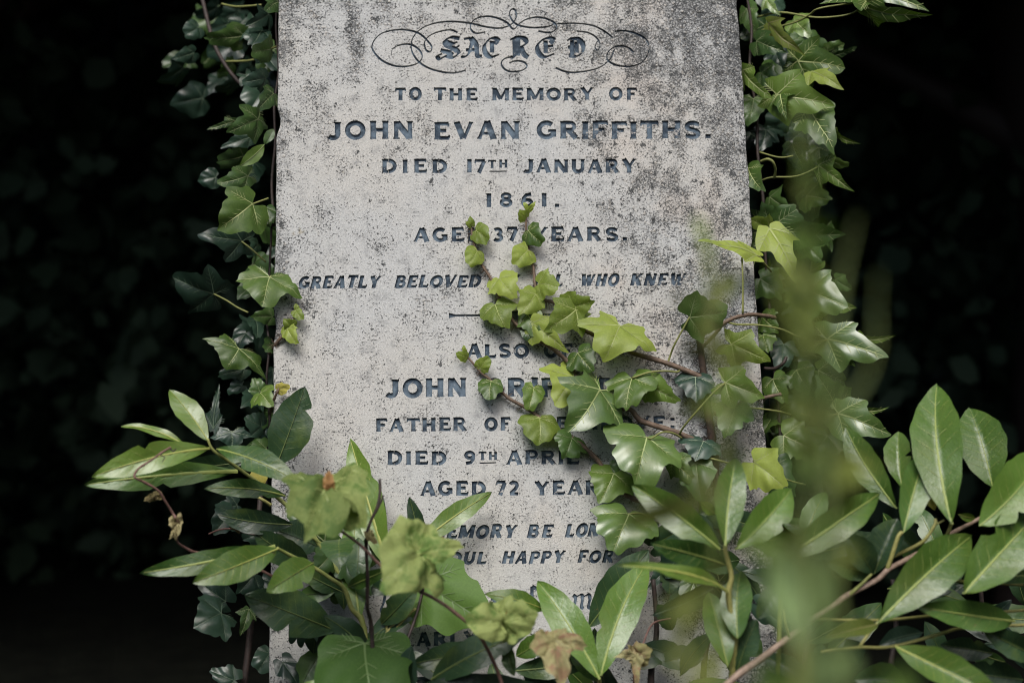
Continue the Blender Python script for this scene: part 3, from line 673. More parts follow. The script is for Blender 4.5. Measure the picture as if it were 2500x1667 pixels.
L_(q, 'ivy5', 533, 991, 534, 1030, 100, 'old', -.05, -.05, 0, vw=.013); L_(q, 'ivyn', 490, 985, 500, 886, 34, 'blue', -.07, -.08)
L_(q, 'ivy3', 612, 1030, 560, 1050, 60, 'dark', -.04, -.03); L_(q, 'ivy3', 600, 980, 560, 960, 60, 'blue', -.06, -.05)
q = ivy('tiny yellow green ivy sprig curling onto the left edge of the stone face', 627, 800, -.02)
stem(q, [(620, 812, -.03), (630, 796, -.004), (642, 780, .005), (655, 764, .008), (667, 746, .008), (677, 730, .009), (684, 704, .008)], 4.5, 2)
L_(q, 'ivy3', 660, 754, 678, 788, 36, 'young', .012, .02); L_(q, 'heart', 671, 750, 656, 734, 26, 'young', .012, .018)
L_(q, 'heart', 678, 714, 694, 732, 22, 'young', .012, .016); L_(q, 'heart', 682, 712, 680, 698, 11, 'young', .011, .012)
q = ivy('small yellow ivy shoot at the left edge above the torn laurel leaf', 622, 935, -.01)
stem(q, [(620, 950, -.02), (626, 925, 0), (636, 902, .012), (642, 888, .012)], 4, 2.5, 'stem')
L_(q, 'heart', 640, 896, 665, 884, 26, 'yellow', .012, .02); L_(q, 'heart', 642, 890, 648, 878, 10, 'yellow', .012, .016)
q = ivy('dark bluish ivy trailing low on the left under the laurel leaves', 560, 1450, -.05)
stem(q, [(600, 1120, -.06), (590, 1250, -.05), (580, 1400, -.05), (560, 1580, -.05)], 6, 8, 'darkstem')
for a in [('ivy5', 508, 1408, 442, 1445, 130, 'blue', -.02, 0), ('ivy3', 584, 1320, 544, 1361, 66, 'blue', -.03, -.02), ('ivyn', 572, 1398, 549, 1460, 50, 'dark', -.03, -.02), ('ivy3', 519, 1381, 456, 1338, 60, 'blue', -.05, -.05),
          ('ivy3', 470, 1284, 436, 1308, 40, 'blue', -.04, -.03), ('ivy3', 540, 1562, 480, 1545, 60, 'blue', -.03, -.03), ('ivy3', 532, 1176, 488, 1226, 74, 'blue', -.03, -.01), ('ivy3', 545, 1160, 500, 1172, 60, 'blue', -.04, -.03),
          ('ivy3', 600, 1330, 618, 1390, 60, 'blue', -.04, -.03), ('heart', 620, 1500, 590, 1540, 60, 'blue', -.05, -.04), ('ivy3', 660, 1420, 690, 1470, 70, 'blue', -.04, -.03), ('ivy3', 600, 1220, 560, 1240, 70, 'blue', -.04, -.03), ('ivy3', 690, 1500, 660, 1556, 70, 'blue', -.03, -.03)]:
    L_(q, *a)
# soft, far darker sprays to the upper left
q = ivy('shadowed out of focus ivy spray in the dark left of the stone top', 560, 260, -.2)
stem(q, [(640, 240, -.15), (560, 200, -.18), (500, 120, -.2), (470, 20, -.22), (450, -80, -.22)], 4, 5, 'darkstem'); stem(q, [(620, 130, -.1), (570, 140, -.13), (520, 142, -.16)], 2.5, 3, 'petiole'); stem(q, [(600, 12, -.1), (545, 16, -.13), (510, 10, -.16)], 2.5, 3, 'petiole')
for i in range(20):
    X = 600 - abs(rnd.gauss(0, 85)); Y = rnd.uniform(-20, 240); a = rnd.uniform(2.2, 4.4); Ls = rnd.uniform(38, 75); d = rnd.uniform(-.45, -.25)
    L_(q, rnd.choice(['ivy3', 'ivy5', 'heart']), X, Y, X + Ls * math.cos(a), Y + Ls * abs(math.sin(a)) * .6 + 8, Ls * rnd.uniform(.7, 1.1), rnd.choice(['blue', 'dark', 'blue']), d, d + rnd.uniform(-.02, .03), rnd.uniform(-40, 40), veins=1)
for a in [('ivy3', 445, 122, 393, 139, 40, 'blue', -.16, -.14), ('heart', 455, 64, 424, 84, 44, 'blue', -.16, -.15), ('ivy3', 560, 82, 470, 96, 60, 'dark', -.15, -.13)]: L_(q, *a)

# ------------------------------------------------------------------ ivy along the right edge
q = ivy('broad ivy leaf reaching out to the right at the very top of the photo', 1800, 60, -.02, name='ivy_sprig')
L_(q, 'ivyn', 1982, 12, 2142, 46, 78, 'mid', .02, .06, 30, arch=.1, petiole=[(1970, 24, .02), (1940, 36, .01), (1875, 41, 0), (1794, 29, -.03), (1740, 40, -.06)])
L_(q, 'ivyn', 2000, -25, 2130, 34, 70, 'pale', .0, .03, -20)
L_(q, 'ivyn', 1990, 4, 1886, 14, 60, 'mid', .03, .05, 55, petiole=[(1886, 19, .03), (1860, 34, .01), (1823, 53, -.01), (1750, 70, -.05)])
q = ivy('layered ivy vine with pointed leaves along the upper right edge of the stone', 1740, 430, -.05)
stem(q, [(1708, -40, -.05), (1726, 60, -.05), (1722, 160, -.05), (1738, 260, -.06), (1740, 350, -.06), (1752, 450, -.06), (1756, 540, -.06)], 3, 4, 'darkstem')
for a in [('ivy3', 1824, 48, 1863, 84, 60, 'pale', -.03, .0), ('ivy3', 1738, 96, 1798, 119, 60, 'dark', -.03, .0), ('ivyn', 1765, 54, 1850, 115, 64, 'olive', -.02, 0.01, 25), ('ivy3', 1716, 20, 1740, 80, 50, 'dark', -.06, -.05), ('ivyn', 1760, 0, 1790, 40, 40, 'pale', -.04, -.03),
          ('ivy5', 1834, 140, 1948, 152, 110, 'mid', -.02, .01, -6), ('ivyn', 1902, 128, 1972, 113, 34, 'dark', -.05, -.04, 30), ('heart', 1900, 118, 1940, 104, 36, 'pale', -.05, -.04), ('ivyn', 1864, 164, 1924, 204, 66, 'young', -.01, .02, -20),
          ('ivy5', 1784, 218, 1918, 238, 118, 'mid', -.01, .02, -8), ('ivyn', 1792, 214, 1812, 272, 60, 'mid', -.01, .015, 10), ('ivyn', 1706, 162, 1776, 222, 60, 'mid', -.03, .0, 30), ('heart', 1730, 228, 1725, 287, 54, 'dark', -.05, -.04),
          ('ivy3', 1856, 250, 1922, 342, 104, 'mid', -.01, .02, -12), ('ivyn', 1900, 290, 1973, 336, 30, 'mid', -.03, -.02, 40), ('ivyn', 1880, 380, 1962, 430, 72, 'mid', -.02, .01, 14), ('heart', 1908, 368, 1950, 380, 26, 'pale', -.05, -.04, 30),
          ('ivy3', 1718, 388, 1744, 440, 64, 'mid', -.02, .01), ('ivy3', 1760, 300, 1745, 350, 60, 'blue', -.07, -.06), ('ivy3', 1780, 120, 1800, 160, 60, 'blue', -.07, -.06), ('ivy3', 1850, 300, 1800, 330, 60, 'blue', -.08, -.07),
          ('ivy3', 1880, 340, 1890, 392, 50, 'dark', -.06, -.05), ('ivy3', 1820, 330, 1838, 378, 60, 'dark', -.06, -.05), ('ivy3', 1748, 170, 1790, 190, 60, 'dark', -.05, -.04)]: L_(q, *a)
stem(q, [(1748, 371, -.01), (1764, 366, 0), (1776, 374, 0), (1781, 392, -.01), (1778, 410, -.02)], 3.5, 3, 'petiole')
stem(q, [(1740, 420, -.03), (1770, 408, -.02), (1830, 405, -.02), (1878, 384, -.02)], 2, 2, 'petiole'); stem(q, [(1745, 350, -.04), (1790, 362, -.02), (1822, 358, -.02)], 2, 2, 'petiole')
q = ivy('sprawling ivy vine with long stalked pale leaves beside the lower right edge', 1800, 1000, -.05)
stem(q, [(1752, 470, -.06), (1756, 560, -.05), (1764, 660, -.05), (1772, 760, -.05), (1780, 860, -.05), (1790, 960, -.05), (1800, 1100, -.05)], 3, 5, 'darkstem')
stem(q, [(1806, 820, .0), (1798, 835, .0), (1780, 846, -.01), (1756, 846, -.02)], 4, 4, 'darkstem')
for a in [('ivy3', 1766, 522, 1830, 474, 92, 'dark', -.03, -.01), ('ivy3', 1764, 522, 1727, 502, 44, 'young', -.02, 0), ('ivyn', 1768, 525, 1829, 643, 84, 'young', .0, .03, -12), ('ivy5', 1768, 524, 1940, 548, 110, 'dark', -.03, 0, 10),
          ('ivy5', 1854, 670, 1950, 700, 130, 'pale', .0, .03, -10), ('ivyn', 1858, 700, 1970, 714, 80, 'mid', -.03, -.02), ('ivyn', 1854, 672, 1812, 694, 50, 'young', .0, .02),
          ('ivy3', 1745, 640, 1800, 680, 80, 'dark', -.05, -.04), ('ivy3', 1750, 730, 1788, 760, 66, 'mid', -.04, -.02), ('ivy3', 1752, 770, 1764, 810, 54, 'mid', -.03, -.02), ('ivy3', 1800, 790, 1790, 850, 70, 'blue', -.05, -.04),
          ('ivy3', 1923, 938, 1876, 868, 100, 'pale', -.01, .02, 10), ('heart', 1898, 842, 1928, 872, 38, 'pale', -.04, -.03), ('ivy3', 1880, 850, 1944, 880, 70, 'mid', -.03, -.01), ('ivy3', 1830, 850, 1860, 900, 80, 'mid', -.04, -.02),
          ('ivyn', 1925, 947, 2042, 944, 50, 'mid', 0, .02, 20), ('ivy3', 1790, 940, 1850, 980, 90, 'dark', -.05, -.04), ('ivy3', 1800, 1000, 1880, 1040, 100, 'mid', -.04, -.03), ('ivy3', 1775, 870, 1800, 925, 70, 'mid', -.03, -.02),
          ('ivy3', 1770, 560, 1812, 610, 70, 'blue', -.07, -.06), ('ivy3', 1850, 560, 1890, 600, 60, 'dark', -.06, -.05), ('ivy3', 1760, 1080, 1830, 1130, 110, 'dark', -.04, -.03), ('ivy3', 1900, 1000, 1860, 1060, 90, 'dark', -.05, -.04)]: L_(q, *a)
L_(q, 'ivy5', 1900, 780, 2042, 814, 120, 'pale', .02, .05, -8, petiole=[(1880, 785, .02), (1862, 783, .02), (1830, 772, .02), (1797, 757, .025), (1760, 749, .03), (1732, 746, .03), (1690, 745, .03), (1667, 738, .03)])
L_(q, 'ivyn', 1902, 778, 1967, 843, 74, 'mid', .015, .035, 14); L_(q, 'ivyn', 1940, 775, 2060, 772, 40, 'mid', .0, .02, 30)
L_(q, 'ivy5', 1925, 949, 2050, 1000, 110, 'pale', .01, .045, -8, petiole=[(1910, 954, .01), (1880, 958, .0), (1840, 950, -.02)])

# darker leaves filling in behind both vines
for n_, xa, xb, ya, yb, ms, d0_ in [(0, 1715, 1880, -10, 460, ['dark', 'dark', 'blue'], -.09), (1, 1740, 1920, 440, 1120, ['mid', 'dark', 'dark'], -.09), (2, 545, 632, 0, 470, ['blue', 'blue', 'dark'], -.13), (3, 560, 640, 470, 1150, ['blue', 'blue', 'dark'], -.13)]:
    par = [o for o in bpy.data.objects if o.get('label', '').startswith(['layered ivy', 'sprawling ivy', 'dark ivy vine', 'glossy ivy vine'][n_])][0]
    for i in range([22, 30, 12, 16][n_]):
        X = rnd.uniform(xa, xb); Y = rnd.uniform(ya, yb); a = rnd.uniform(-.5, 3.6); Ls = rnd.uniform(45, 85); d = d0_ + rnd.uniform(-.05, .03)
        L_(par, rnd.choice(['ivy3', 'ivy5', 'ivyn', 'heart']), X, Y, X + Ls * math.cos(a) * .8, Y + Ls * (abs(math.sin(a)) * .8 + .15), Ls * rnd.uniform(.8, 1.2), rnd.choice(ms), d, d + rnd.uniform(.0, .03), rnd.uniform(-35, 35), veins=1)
# ------------------------------------------------------------------ laurel at the left
def laurel(label, X, Y, d, group='laurel shoots around the stone'): return thing('laurel_shoot', label, 'laurel', at(X, Y, d), group)
q = laurel('leafy laurel shoot spreading farthest left over the dark gap', 660, 1250, .05)
stem(q, [(477, 1008, .12), (490, 1034, .115), (531, 1063, .10), (573, 1094, .09), (620, 1128, .07), (690, 1190, .06), (740, 1260, .05), (800, 1360, .04), (836, 1445, .04), (850, 1640, .03)], 3, 7, 'green')
L_(q, 'lance', 478, 1012, 389, 896, 66, 'laurelb', .12, .14, 18, arch=.05, fold=.15)
L_(q, 'lance', 432, 1028, 278, 979, 30, 'laurelb', .10, .10, 40)
L_(q, 'lance', 546, 1082, 192, 1114, 72, 'laurel', .08, .12, 6, bite=(.52, .05, 1))
L_(q, 'lance', 482, 1029, 210, 1096, 76, 'laurelb', .12, .16, 10, arch=.10, fold=.3)
L_(q, 'lance', 498, 1031, 684, 1106, 72, 'laurel', .115, .15, -20, arch=.08)
L_(q, 'lance', 636, 1066, 700, 888, 110, 'laureld', .05, .055, 4, fold=.1, arch=.03, bite=(.72, .06, -1), p=.86)
L_(q, 'lance', 655, 1138, 468, 1122, 50, 'laurel', .07, .10, 10, bite=(.3, .05, 1))
L_(q, 'lance', 600, 1122, 586, 1072, 46, 'yellow', .03, .035, 0)
L_(q, 'lance', 560, 1060, 400, 1075, 60, 'laureld', .06, .07, -10)
q = laurel('laurel shoot with three bright leaves fanning low on the left', 800, 1400, .05)
stem(q, [(636, 1258, .12), (662, 1272, .11), (721, 1303, .09), (760, 1328, .08), (791, 1352, .07), (808, 1397, .06), (836, 1443, .05), (850, 1620, .04)], 3.5, 7, 'green')
L_(q, 'lance', 672, 1204, 498, 1180, 64, 'laureld', .07, .08, 0)
L_(q, 'lance', 707, 1284, 584, 1219, 80, 'laureld', .06, .08, -20)
L_(q, 'lance', 735, 1256, 632, 1216, 96, 'laureld', .05, .06, 10)
L_(q, 'lance', 632, 1254, 320, 1316, 60, 'laurel', .12, .16, 8, arch=.08)
L_(q, 'lance', 640, 1259, 441, 1339, 86, 'laurelb', .13, .18, 8, arch=.06, fold=.16)
L_(q, 'lance', 720, 1292, 612, 1359, 84, 'laurelb', .13, .17, 6, arch=.06, fold=.15, p=.9)
L_(q, 'lance', 772, 1448, 562, 1366, 118, 'laureld', .06, .10, 6, fold=.1)
L_(q, 'lance', 790, 1360, 690, 1310, 50, 'laureld', .05, .06, -10)
L_(q, 'lance', 780, 1238, 782, 1306, 92, 'laurel', .10, .14, 8, arch=.16, p=.8)
stem(q, [(591, 1141, .05), (606, 1149, .05), (622, 1160, .045)], 3.5, 4.5, 'yel')
stem(q, [(680, 1200, .06), (720, 1235, .055), (745, 1258, .05), (780, 1320, .045)], 3.5, 5, 'green')
q = laurel('upright laurel shoot with tall narrow leaves in front of the lower stone', 850, 1460, .05)
stem(q, [(920, 1345, .06), (912, 1390, .055), (906, 1430, .05), (880, 1480, .05), (870, 1640, .04)], 4, 6, 'yel')
stem(q, [(886, 1420, .05), (890, 1470, .05), (880, 1520, .05)], 3, 5, 'yel'); stem(q, [(955, 1396, .06), (920, 1430, .055), (890, 1470, .05)], 3, 4, 'yel')
L_(q, 'lance', 826, 1424, 816, 1180, 82, 'laurelp', .05, .07, 6, arch=.04)
L_(q, 'lance', 890, 1300, 804, 1006, 84, 'laurelb', .045, .06, -14, arch=.06, fold=.2)
L_(q, 'lance', 876, 1250, 850, 1090, 44, 'laureld', .03, .03)
L_(q, 'lance', 978, 1290, 940, 1140, 46, 'laureld', .035, .035, 10, arch=-.06)
L_(q, 'lance', 962, 1248, 1130, 1130, 58, 'laurelb', .05, .07, -8, arch=.06, fold=.15)
L_(q, 'lance', 876, 1432, 958, 1346, 68, 'laureld', .05, .07, 0)
L_(q, 'lance', 799, 1347, 900, 1302, 40, 'laurel', .10, .14, 12, arch=.14)
L_(q, 'lance', 790, 1400, 770, 1290, 50, 'laureld', .03, .03)
q = thing('broadleaf_plant', 'plant with big rounded matte green leaves at the bottom left of the stone', 'plant', at(840, 1700, .1))
stem(q, [(839, 1496, .14), (846, 1560, .12), (850, 1700, .1)], 4, 5, 'green')
stem(q, [(850, 1700, .1), (900, 1560, .08), (950, 1430, .06), (972, 1350, .05)], 5, 3, 'darkstem')
stem(q, [(850, 1700, .1), (930, 1640, .14), (958, 1590, .16)], 5, 4, 'green')
L_(q, 'broad', 972, 1338, 1118, 1438, 168, 'matte', .045, .07, 0, arch=.05, cup=.1)
L_(q, 'heart', 839, 1478, 848, 1640, 216, 'matte', .14, .20, 0, arch=.05, cup=.15)
L_(q, 'lance', 985, 1640, 692, 1572, 118, 'laurelb', .17, .22, 20, arch=.08, p=.9)
# withered climber
q = thing('withered_vine', 'limp withered climber with crumpled yellow green leaves over the laurel', 'withered vine', at(1150, 1640, .2))
stem(q, [(738, 1205, .22), (752, 1214, .22), (777, 1216, .22), (825, 1249, .23), (867, 1291, .24), (905, 1325, .24), (953, 1352, .24), (1000, 1375, .24), (1050, 1410, .24), (1102, 1460, .23), (1150, 1560, .2), (1160, 1640, .2)], 3, 4.5, 'vine')
stem(q, [(872, 1100, .2), (873, 1130, .2), (867, 1163, .2), (853, 1193, .2), (844, 1221, .2), (841, 1255, .19), (844, 1325, .18), (844, 1395, .17), (853, 1440, .15), (860, 1600, .14)], 3, 5, 'darkstem', knots=.25)
stem(q, [(880, 1137, .2), (876, 1150, .2), (862, 1178, .2)], 2.2, 2.6, 'darkstem'); stem(q, [(962, 1278, .27), (966, 1310, .26), (968, 1350, .24)], 3, 3, 'darkstem'); stem(q, [(990, 1315, .25), (975, 1345, .25), (966, 1362, .24)], 3, 3, 'darkstem')
stem(q, [(760, 1120, .26), (758, 1170, .25), (755, 1214, .22)], 3, 3, 'darkstem')
L_(q, 'broad', 752, 1110, 698, 1204, 176, 'wilt', .27, .33, 6, crumple=1.0, arch=.1)
L_(q, 'broad', 758, 1108, 822, 1196, 150, 'wilt', .25, .30, -6, crumple=.8, arch=.1)
L_(q, 'heart', 756, 1120, 753, 1080, 26, 'red', .29, .29, 20, crumple=.5)
L_(q, 'broad', 964, 1272, 884, 1326, 168, 'wilt', .28, .33, 10, crumple=.8, arch=.12)
L_(q, 'heart', 962, 1280, 926, 1186, 110, 'wilt', .275, .29, 10, crumple=.7)
L_(q, 'ivy3', 960, 1276, 1060, 1252, 86, 'wilt', .28, .29, -10, crumple=.6, arch=.14)
L_(q, 'heart', 1012, 1264, 1019, 1232, 22, 'red', .285, .285, 20, crumple=.3)
L_(q, 'heart', 844, 1222, 860, 1246, 20, 'dry', .2, .205, crumple=.9)
L_(q, 'heart', 1154, 1428, 1092, 1424, 92, 'wilt', .24, .27, 8, crumple=.8, arch=.1)
L_(q, 'broad', 1154, 1428, 1228, 1404, 96, 'wilt', .24, .27, -8, crumple=.8, arch=.1)
L_(q, 'heart', 1170, 1418, 1174, 1388, 18, 'red', .245, .245, 10, crumple=.4)
q = thing('dead_leaf', 'curled tan dead leaf clump hanging at the bottom centre before pale laurel leaves', 'dead leaf', at(1275, 1640, .2))
stem(q, [(1266, 1478, .24), (1280, 1530, .22), (1290, 1600, .2)], 2.5, 3, 'darkstem')
L_(q, 'heart', 1268, 1474, 1234, 1492, 70, 'dry', .25, .27, 10, crumple=1.0); L_(q, 'ivy3', 1268, 1474, 1346, 1478, 66, 'dry', .25, .26, -20, crumple=.9); L_(q, 'broad', 1272, 1470, 1276, 1566, 74, 'dry', .25, .28, 0, crumple=.9)
q = thing('dead_leaf', 'small reddish tan withered leaf hanging on a thin stem right of the pale laurel pair', 'dead leaf', at(1455, 1640, .1))
stem(q, [(1540, 1420, .1), (1505, 1428, .12), (1490, 1445, .13), (1476, 1480, .14), (1462, 1506, .15)], 2.2, 2.2, 'vine'); stem(q, [(1455, 1504, .15), (1456, 1560, .12), (1452, 1640, .1)], 2.5, 3, 'vine')
L_(q, 'ivyn', 1462, 1500, 1419, 1508, 44, 'dry', .15, .17, 14, crumple=.8); L_(q, 'heart', 1460, 1506, 1488, 1486, 52, 'dry', .15, .16, -14, crumple=.8); L_(q, 'ivyn', 1462, 1502, 1462, 1570, 36, 'dry', .15, .17, 0, crumple=.8)
q = thing('withered_vine', 'thin dangling brown vine with dried curls in front of the far left laurel leaves', 'withered vine', at(640, 1330, .04))
stem(q, [(392, 1027, .19), (380, 1034, .19), (366, 1043, .19), (350, 1055, .19), (336, 1064, .19), (318, 1076, .19), (309, 1090, .19), (312, 1098, .19), (333, 1108, .18), (363, 1126, .17), (381, 1153, .16), (396, 1177, .15), (407, 1194, .15), (414, 1208, .14), (409, 1225, .14), (407, 1243, .13), (423, 1256, .12), (450, 1268, .11), (500, 1272, .09), (560, 1290, .06), (640, 1330, .04)], 2.4, 3, 'vine', knots=.3)
for a in [(404, 1192, 404, 1234, 28, 'crisp'), (412, 1196, 398, 1214, 22, 'crisp'), (404, 1220, 390, 1236, 16, 'crisp'), (364, 1137, 330, 1148, 20, 'crisp'), (310, 1084, 286, 1092, 22, 'laureld'), (330, 1066, 344, 1040, 14, 'crisp')]:
    L_(q, 'broad', a[0], a[1], a[2], a[3], a[4], a[5], .15, .155, rnd.uniform(-40, 40), crumple=1.2, veins=1)
stem(q, [(366, 1043, .19), (378, 1050, .195), (372, 1060, .195)], 1.4, 1, 'darkstem'); stem(q, [(390, 1028, .19), (398, 1036, .19), (404, 1030, .19)], 2, 1.5, 'darkstem')
q = thing('withered_vine', 'short red brown vine end with one dry leaf among the dark ivy on the left', 'withered vine', at(488, 1222, .02))
stem(q, [(480, 1226, .01), (505, 1216, .02), (535, 1214, .03), (560, 1222, .03), (600, 1232, .03), (640, 1256, .02)], 2.2, 2.6, 'vine')
L_(q, 'broad', 542, 1214, 556, 1196, 30, 'crisp', .035, .04, 20, crumple=1.1, veins=1); L_(q, 'broad', 545, 1214, 536, 1204, 20, 'dry', .035, .04, -20, crumple=1.1, veins=1)

# ------------------------------------------------------------------ laurel at the bottom centre and right
q = laurel('laurel shoot with two long pale glossy leaves at the bottom centre', 1376, 1700, .12)
stem(q, [(1376, 1545, .13), (1378, 1600, .12), (1380, 1700, .12)], 5, 7, 'yel')
L_(q, 'lance', 1352, 1440, 1490, 1262, 100, 'laureld', .05, .06, 0, arch=.06)
L_(q, 'lance', 1252, 1400, 1112, 1364, 52, 'laurelb', .10, .12, 20, arch=.12)
L_(q, 'lance', 1378, 1560, 1234, 1334, 92, 'laurelp', .14, .19, 8, arch=.06, fold=.3)
L_(q, 'lance', 1380, 1552, 1488, 1290, 100, 'laurelp', .14, .19, -4, arch=.08, fold=.3)
L_(q, 'lance', 1372, 1566, 1306, 1478, 60, 'laurel', .11, .12)
L_(q, 'lance', 1185, 1506, 1260, 1456, 56, 'laurelp', .09, .10, 0)
L_(q, 'lance', 1120, 1500, 944, 1524, 76, 'laureld', .10, .12, 0, arch=.1)
L_(q, 'lance', 990, 1560, 1218, 1450, 90, 'laureld', .17, .20, -16, arch=.08)
L_(q, 'lance', 1250, 1580, 950, 1580, 90, 'laureld', .15, .18, 10)
L_(q, 'lance', 1166, 1478, 1182, 1552, 40, 'dark', .19, .2, 20, crumple=.5)
L_(q, 'lance', 1180, 1540, 1360, 1520, 60, 'laureld', .08, .09, 0)
L_(q, 'lance', 1290, 1600, 1200, 1540, 60, 'blue', .06, .07, 0)
q = laurel('upright laurel shoot with a rosette of glossy leaves right of the inscription', 1684, 1700, .2)
stem(q, [(1668, 1245, .26), (1666, 1262, .26), (1672, 1288, .255), (1680, 1325, .25), (1673, 1362, .245), (1679, 1409, .24), (1687, 1465, .235), (1682, 1550, .22), (1680, 1700, .2)], 4.5, 9, 'yel')
L_(q, 'lance', 1645, 1180, 1610, 1152, 30, 'laurelb', .2, .21); L_(q, 'lance', 1755, 1240, 1818, 1226, 36, 'laurel', .2, .22); L_(q, 'lance', 1730, 1250, 1850, 1290, 60, 'laureld', .2, .2)
L_(q, 'lance', 1650, 1280, 1590, 1180, 60, 'laureld', .2, .2)
L_(q, 'lance', 1668, 1297, 1494, 1248, 74, 'laurel', .25, .29, -10)
L_(q, 'lance', 1672, 1530, 1628, 1358, 78, 'laurel', .24, .27, 20); L_(q, 'lance', 1694, 1466, 1702, 1310, 84, 'laurel', .25, .28, -12); L_(q, 'lance', 1690, 1560, 1740, 1420, 70, 'laureld', .22, .24)
L_(q, 'lance', 1655, 1262, 1451, 1113, 86, 'laurelp', .27, .36, -6, arch=.08, fold=.42)
L_(q, 'lance', 1688, 1262, 1818, 1122, 92, 'laurelp', .27, .34, 8, arch=.06, fold=.42)
L_(q, 'lance', 1666, 1254, 1691, 1051, 82, 'laurelp', .28, .32, 10, arch=.04, fold=.42)
L_(q, 'lance', 1671, 1358, 1417, 1298, 42, 'laurelb', .25, .33, 30, arch=.14)
q = laurel('large laurel shoot on a pinkish twig filling the lower right corner', 1660, 1640, .3)
stem(q, [(1660, 1580, .30), (1700, 1545, .30), (1747, 1512, .29), (1803, 1470, .28), (1860, 1428, .27), (1916, 1390, .26), (1944, 1368, .25), (2014, 1331, .24), (2039, 1308, .24), (2075, 1288, .23), (2130, 1258, .22), (2190, 1222, .20), (2240, 1196, .18), (2360, 1130, .15)], 8.5, 4.5, 'twig', knots=.12)
stem(q, [(2072, 1222, .25), (2063, 1232, .25), (2050, 1272, .245), (2038, 1306, .24)], 4.5, 5.5, 'yel'); stem(q, [(2148, 1191, .24), (2148, 1203, .24), (2130, 1232, .235), (2113, 1248, .23), (2060, 1274, .22), (2036, 1284, .22)], 3.5, 5, 'yel'); stem(q, [(2168, 1194, .24), (2158, 1200, .24), (2148, 1204, .24)], 2, 2.5, 'yel')
stem(q, [(2186, 1200, .25), (2178, 1222, .24), (2172, 1234, .23)], 4, 4.5, 'yel'); stem(q, [(2002, 1318, .25), (1975, 1344, .25), (1950, 1366, .25)], 3, 5, 'green')
stem(q, [(1850, 1422, .26), (1895, 1422, .25), (1988, 1424, .24), (2050, 1422, .22), (2163, 1411, .2), (2245, 1408, .2), (2360, 1400, .18)], 3.5, 3.5, 'yel'); stem(q, [(1886, 1496, .25), (1912, 1491, .25), (1975, 1486, .24), (2050, 1484, .23), (2163, 1454, .22), (2213, 1441, .21), (2360, 1434, .2)], 4, 4, 'yel')
stem(q, [(1975, 1484, .24), (1998, 1451, .24), (2016, 1430, .25)], 3.5, 3.5, 'yel'); stem(q, [(2143, 1334, .22), (2190, 1334, .2), (2280, 1338, .18), (2350, 1342, .18)], 4, 4, 'yel'); stem(q, [(1812, 1464, .28), (1802, 1430, .29), (1798, 1400, .29)], 3.5, 3, 'yel')
for a in [(2005, 1318, 1942, 1222, 74, 'laureld', .22, .23, 10), (2008, 1318, 2062, 1190, 84, 'laureld', .22, .22, -10), (2000, 1320, 1900, 1290, 60, 'laurel', .21, .22, 0), (2110, 1270, 2040, 1200, 60, 'laureld', .18, .18, 0),
          (2148, 1172, 2120, 1126, 34, 'yellow', .2, .2, 20), (2200, 1180, 2240, 1190, 24, 'laurelb', .2, .2, 20), (2060, 1168, 1943, 982, 80, 'laurelp', .22, .28, -6), (2072, 1120, 2064, 990, 70, 'laurelp', .20, .24, -8), (2075, 1224, 2128, 1038, 84, 'laurel', .25, .28, 12),
          (2280, 1120, 2226, 936, 122, 'laurelp', .20, .25, 4), (2186, 1204, 2152, 882, 128, 'laurelp', .26, .31, 0), (2249, 1208, 2392, 1040, 140, 'laurelp', .26, .32, 12), (2330, 1426, 2098, 1391, 76, 'laurel', .22, .26, 0),
          (2212, 1364, 2410, 1150, 136, 'laurelp', .27, .34, 4), (2015, 1432, 2232, 1230, 122, 'laurelp', .27, .35, 4), (2420, 1326, 2262, 1334, 50, 'laurel', .2, .22, 20), (2120, 1452, 2018, 1482, 56, 'blue', .17, .18, 0), (1975, 1524, 1944, 1466, 60, 'blue', .17, .18, 10),
          (2390, 1512, 2256, 1446, 70, 'laureld', .2, .22, 0), (2015, 1434, 1896, 1462, 48, 'olive', .26, .3, 20), (2056, 1484, 2310, 1610, 92, 'laurelb', .26, .32, -14), (2300, 1300, 2350, 1260, 60, 'laureld', .16, .16, 0), (2350, 1560, 2200, 1540, 80, 'laureld', .18, .18, 0), (2080, 1560, 1960, 1560, 80, 'laureld', .18, .18, 0), (2280, 1500, 2160, 1480, 60, 'laureld', .15, .15, 0), (2340, 1240, 2300, 1330, 70, 'laureld', .15, .15, 0)]:
    L_(q, 'lance', *a, arch=rnd.uniform(.03, .08), fold=rnd.uniform(.34, .55), p=rnd.uniform(.92, 1.05))
q = laurel('single long blue green laurel leaf arching right of the rosette shoot', 1790, 1700, .25)
stem(q, [(1798, 1290, .30), (1792, 1330, .29), (1790, 1400, .28), (1786, 1700, .25)], 4, 6, 'green')
L_(q, 'lance', 1792, 1290, 2022, 1132, 86, 'laurelp', .30, .36, 6, arch=.1, fold=.42)
L_(q, 'lance', 1797, 1305, 1880, 1370, 60, 'laureld', .26, .26); L_(q, 'lance', 1792, 1340, 1740, 1420, 60, 'laureld', .26, .26)
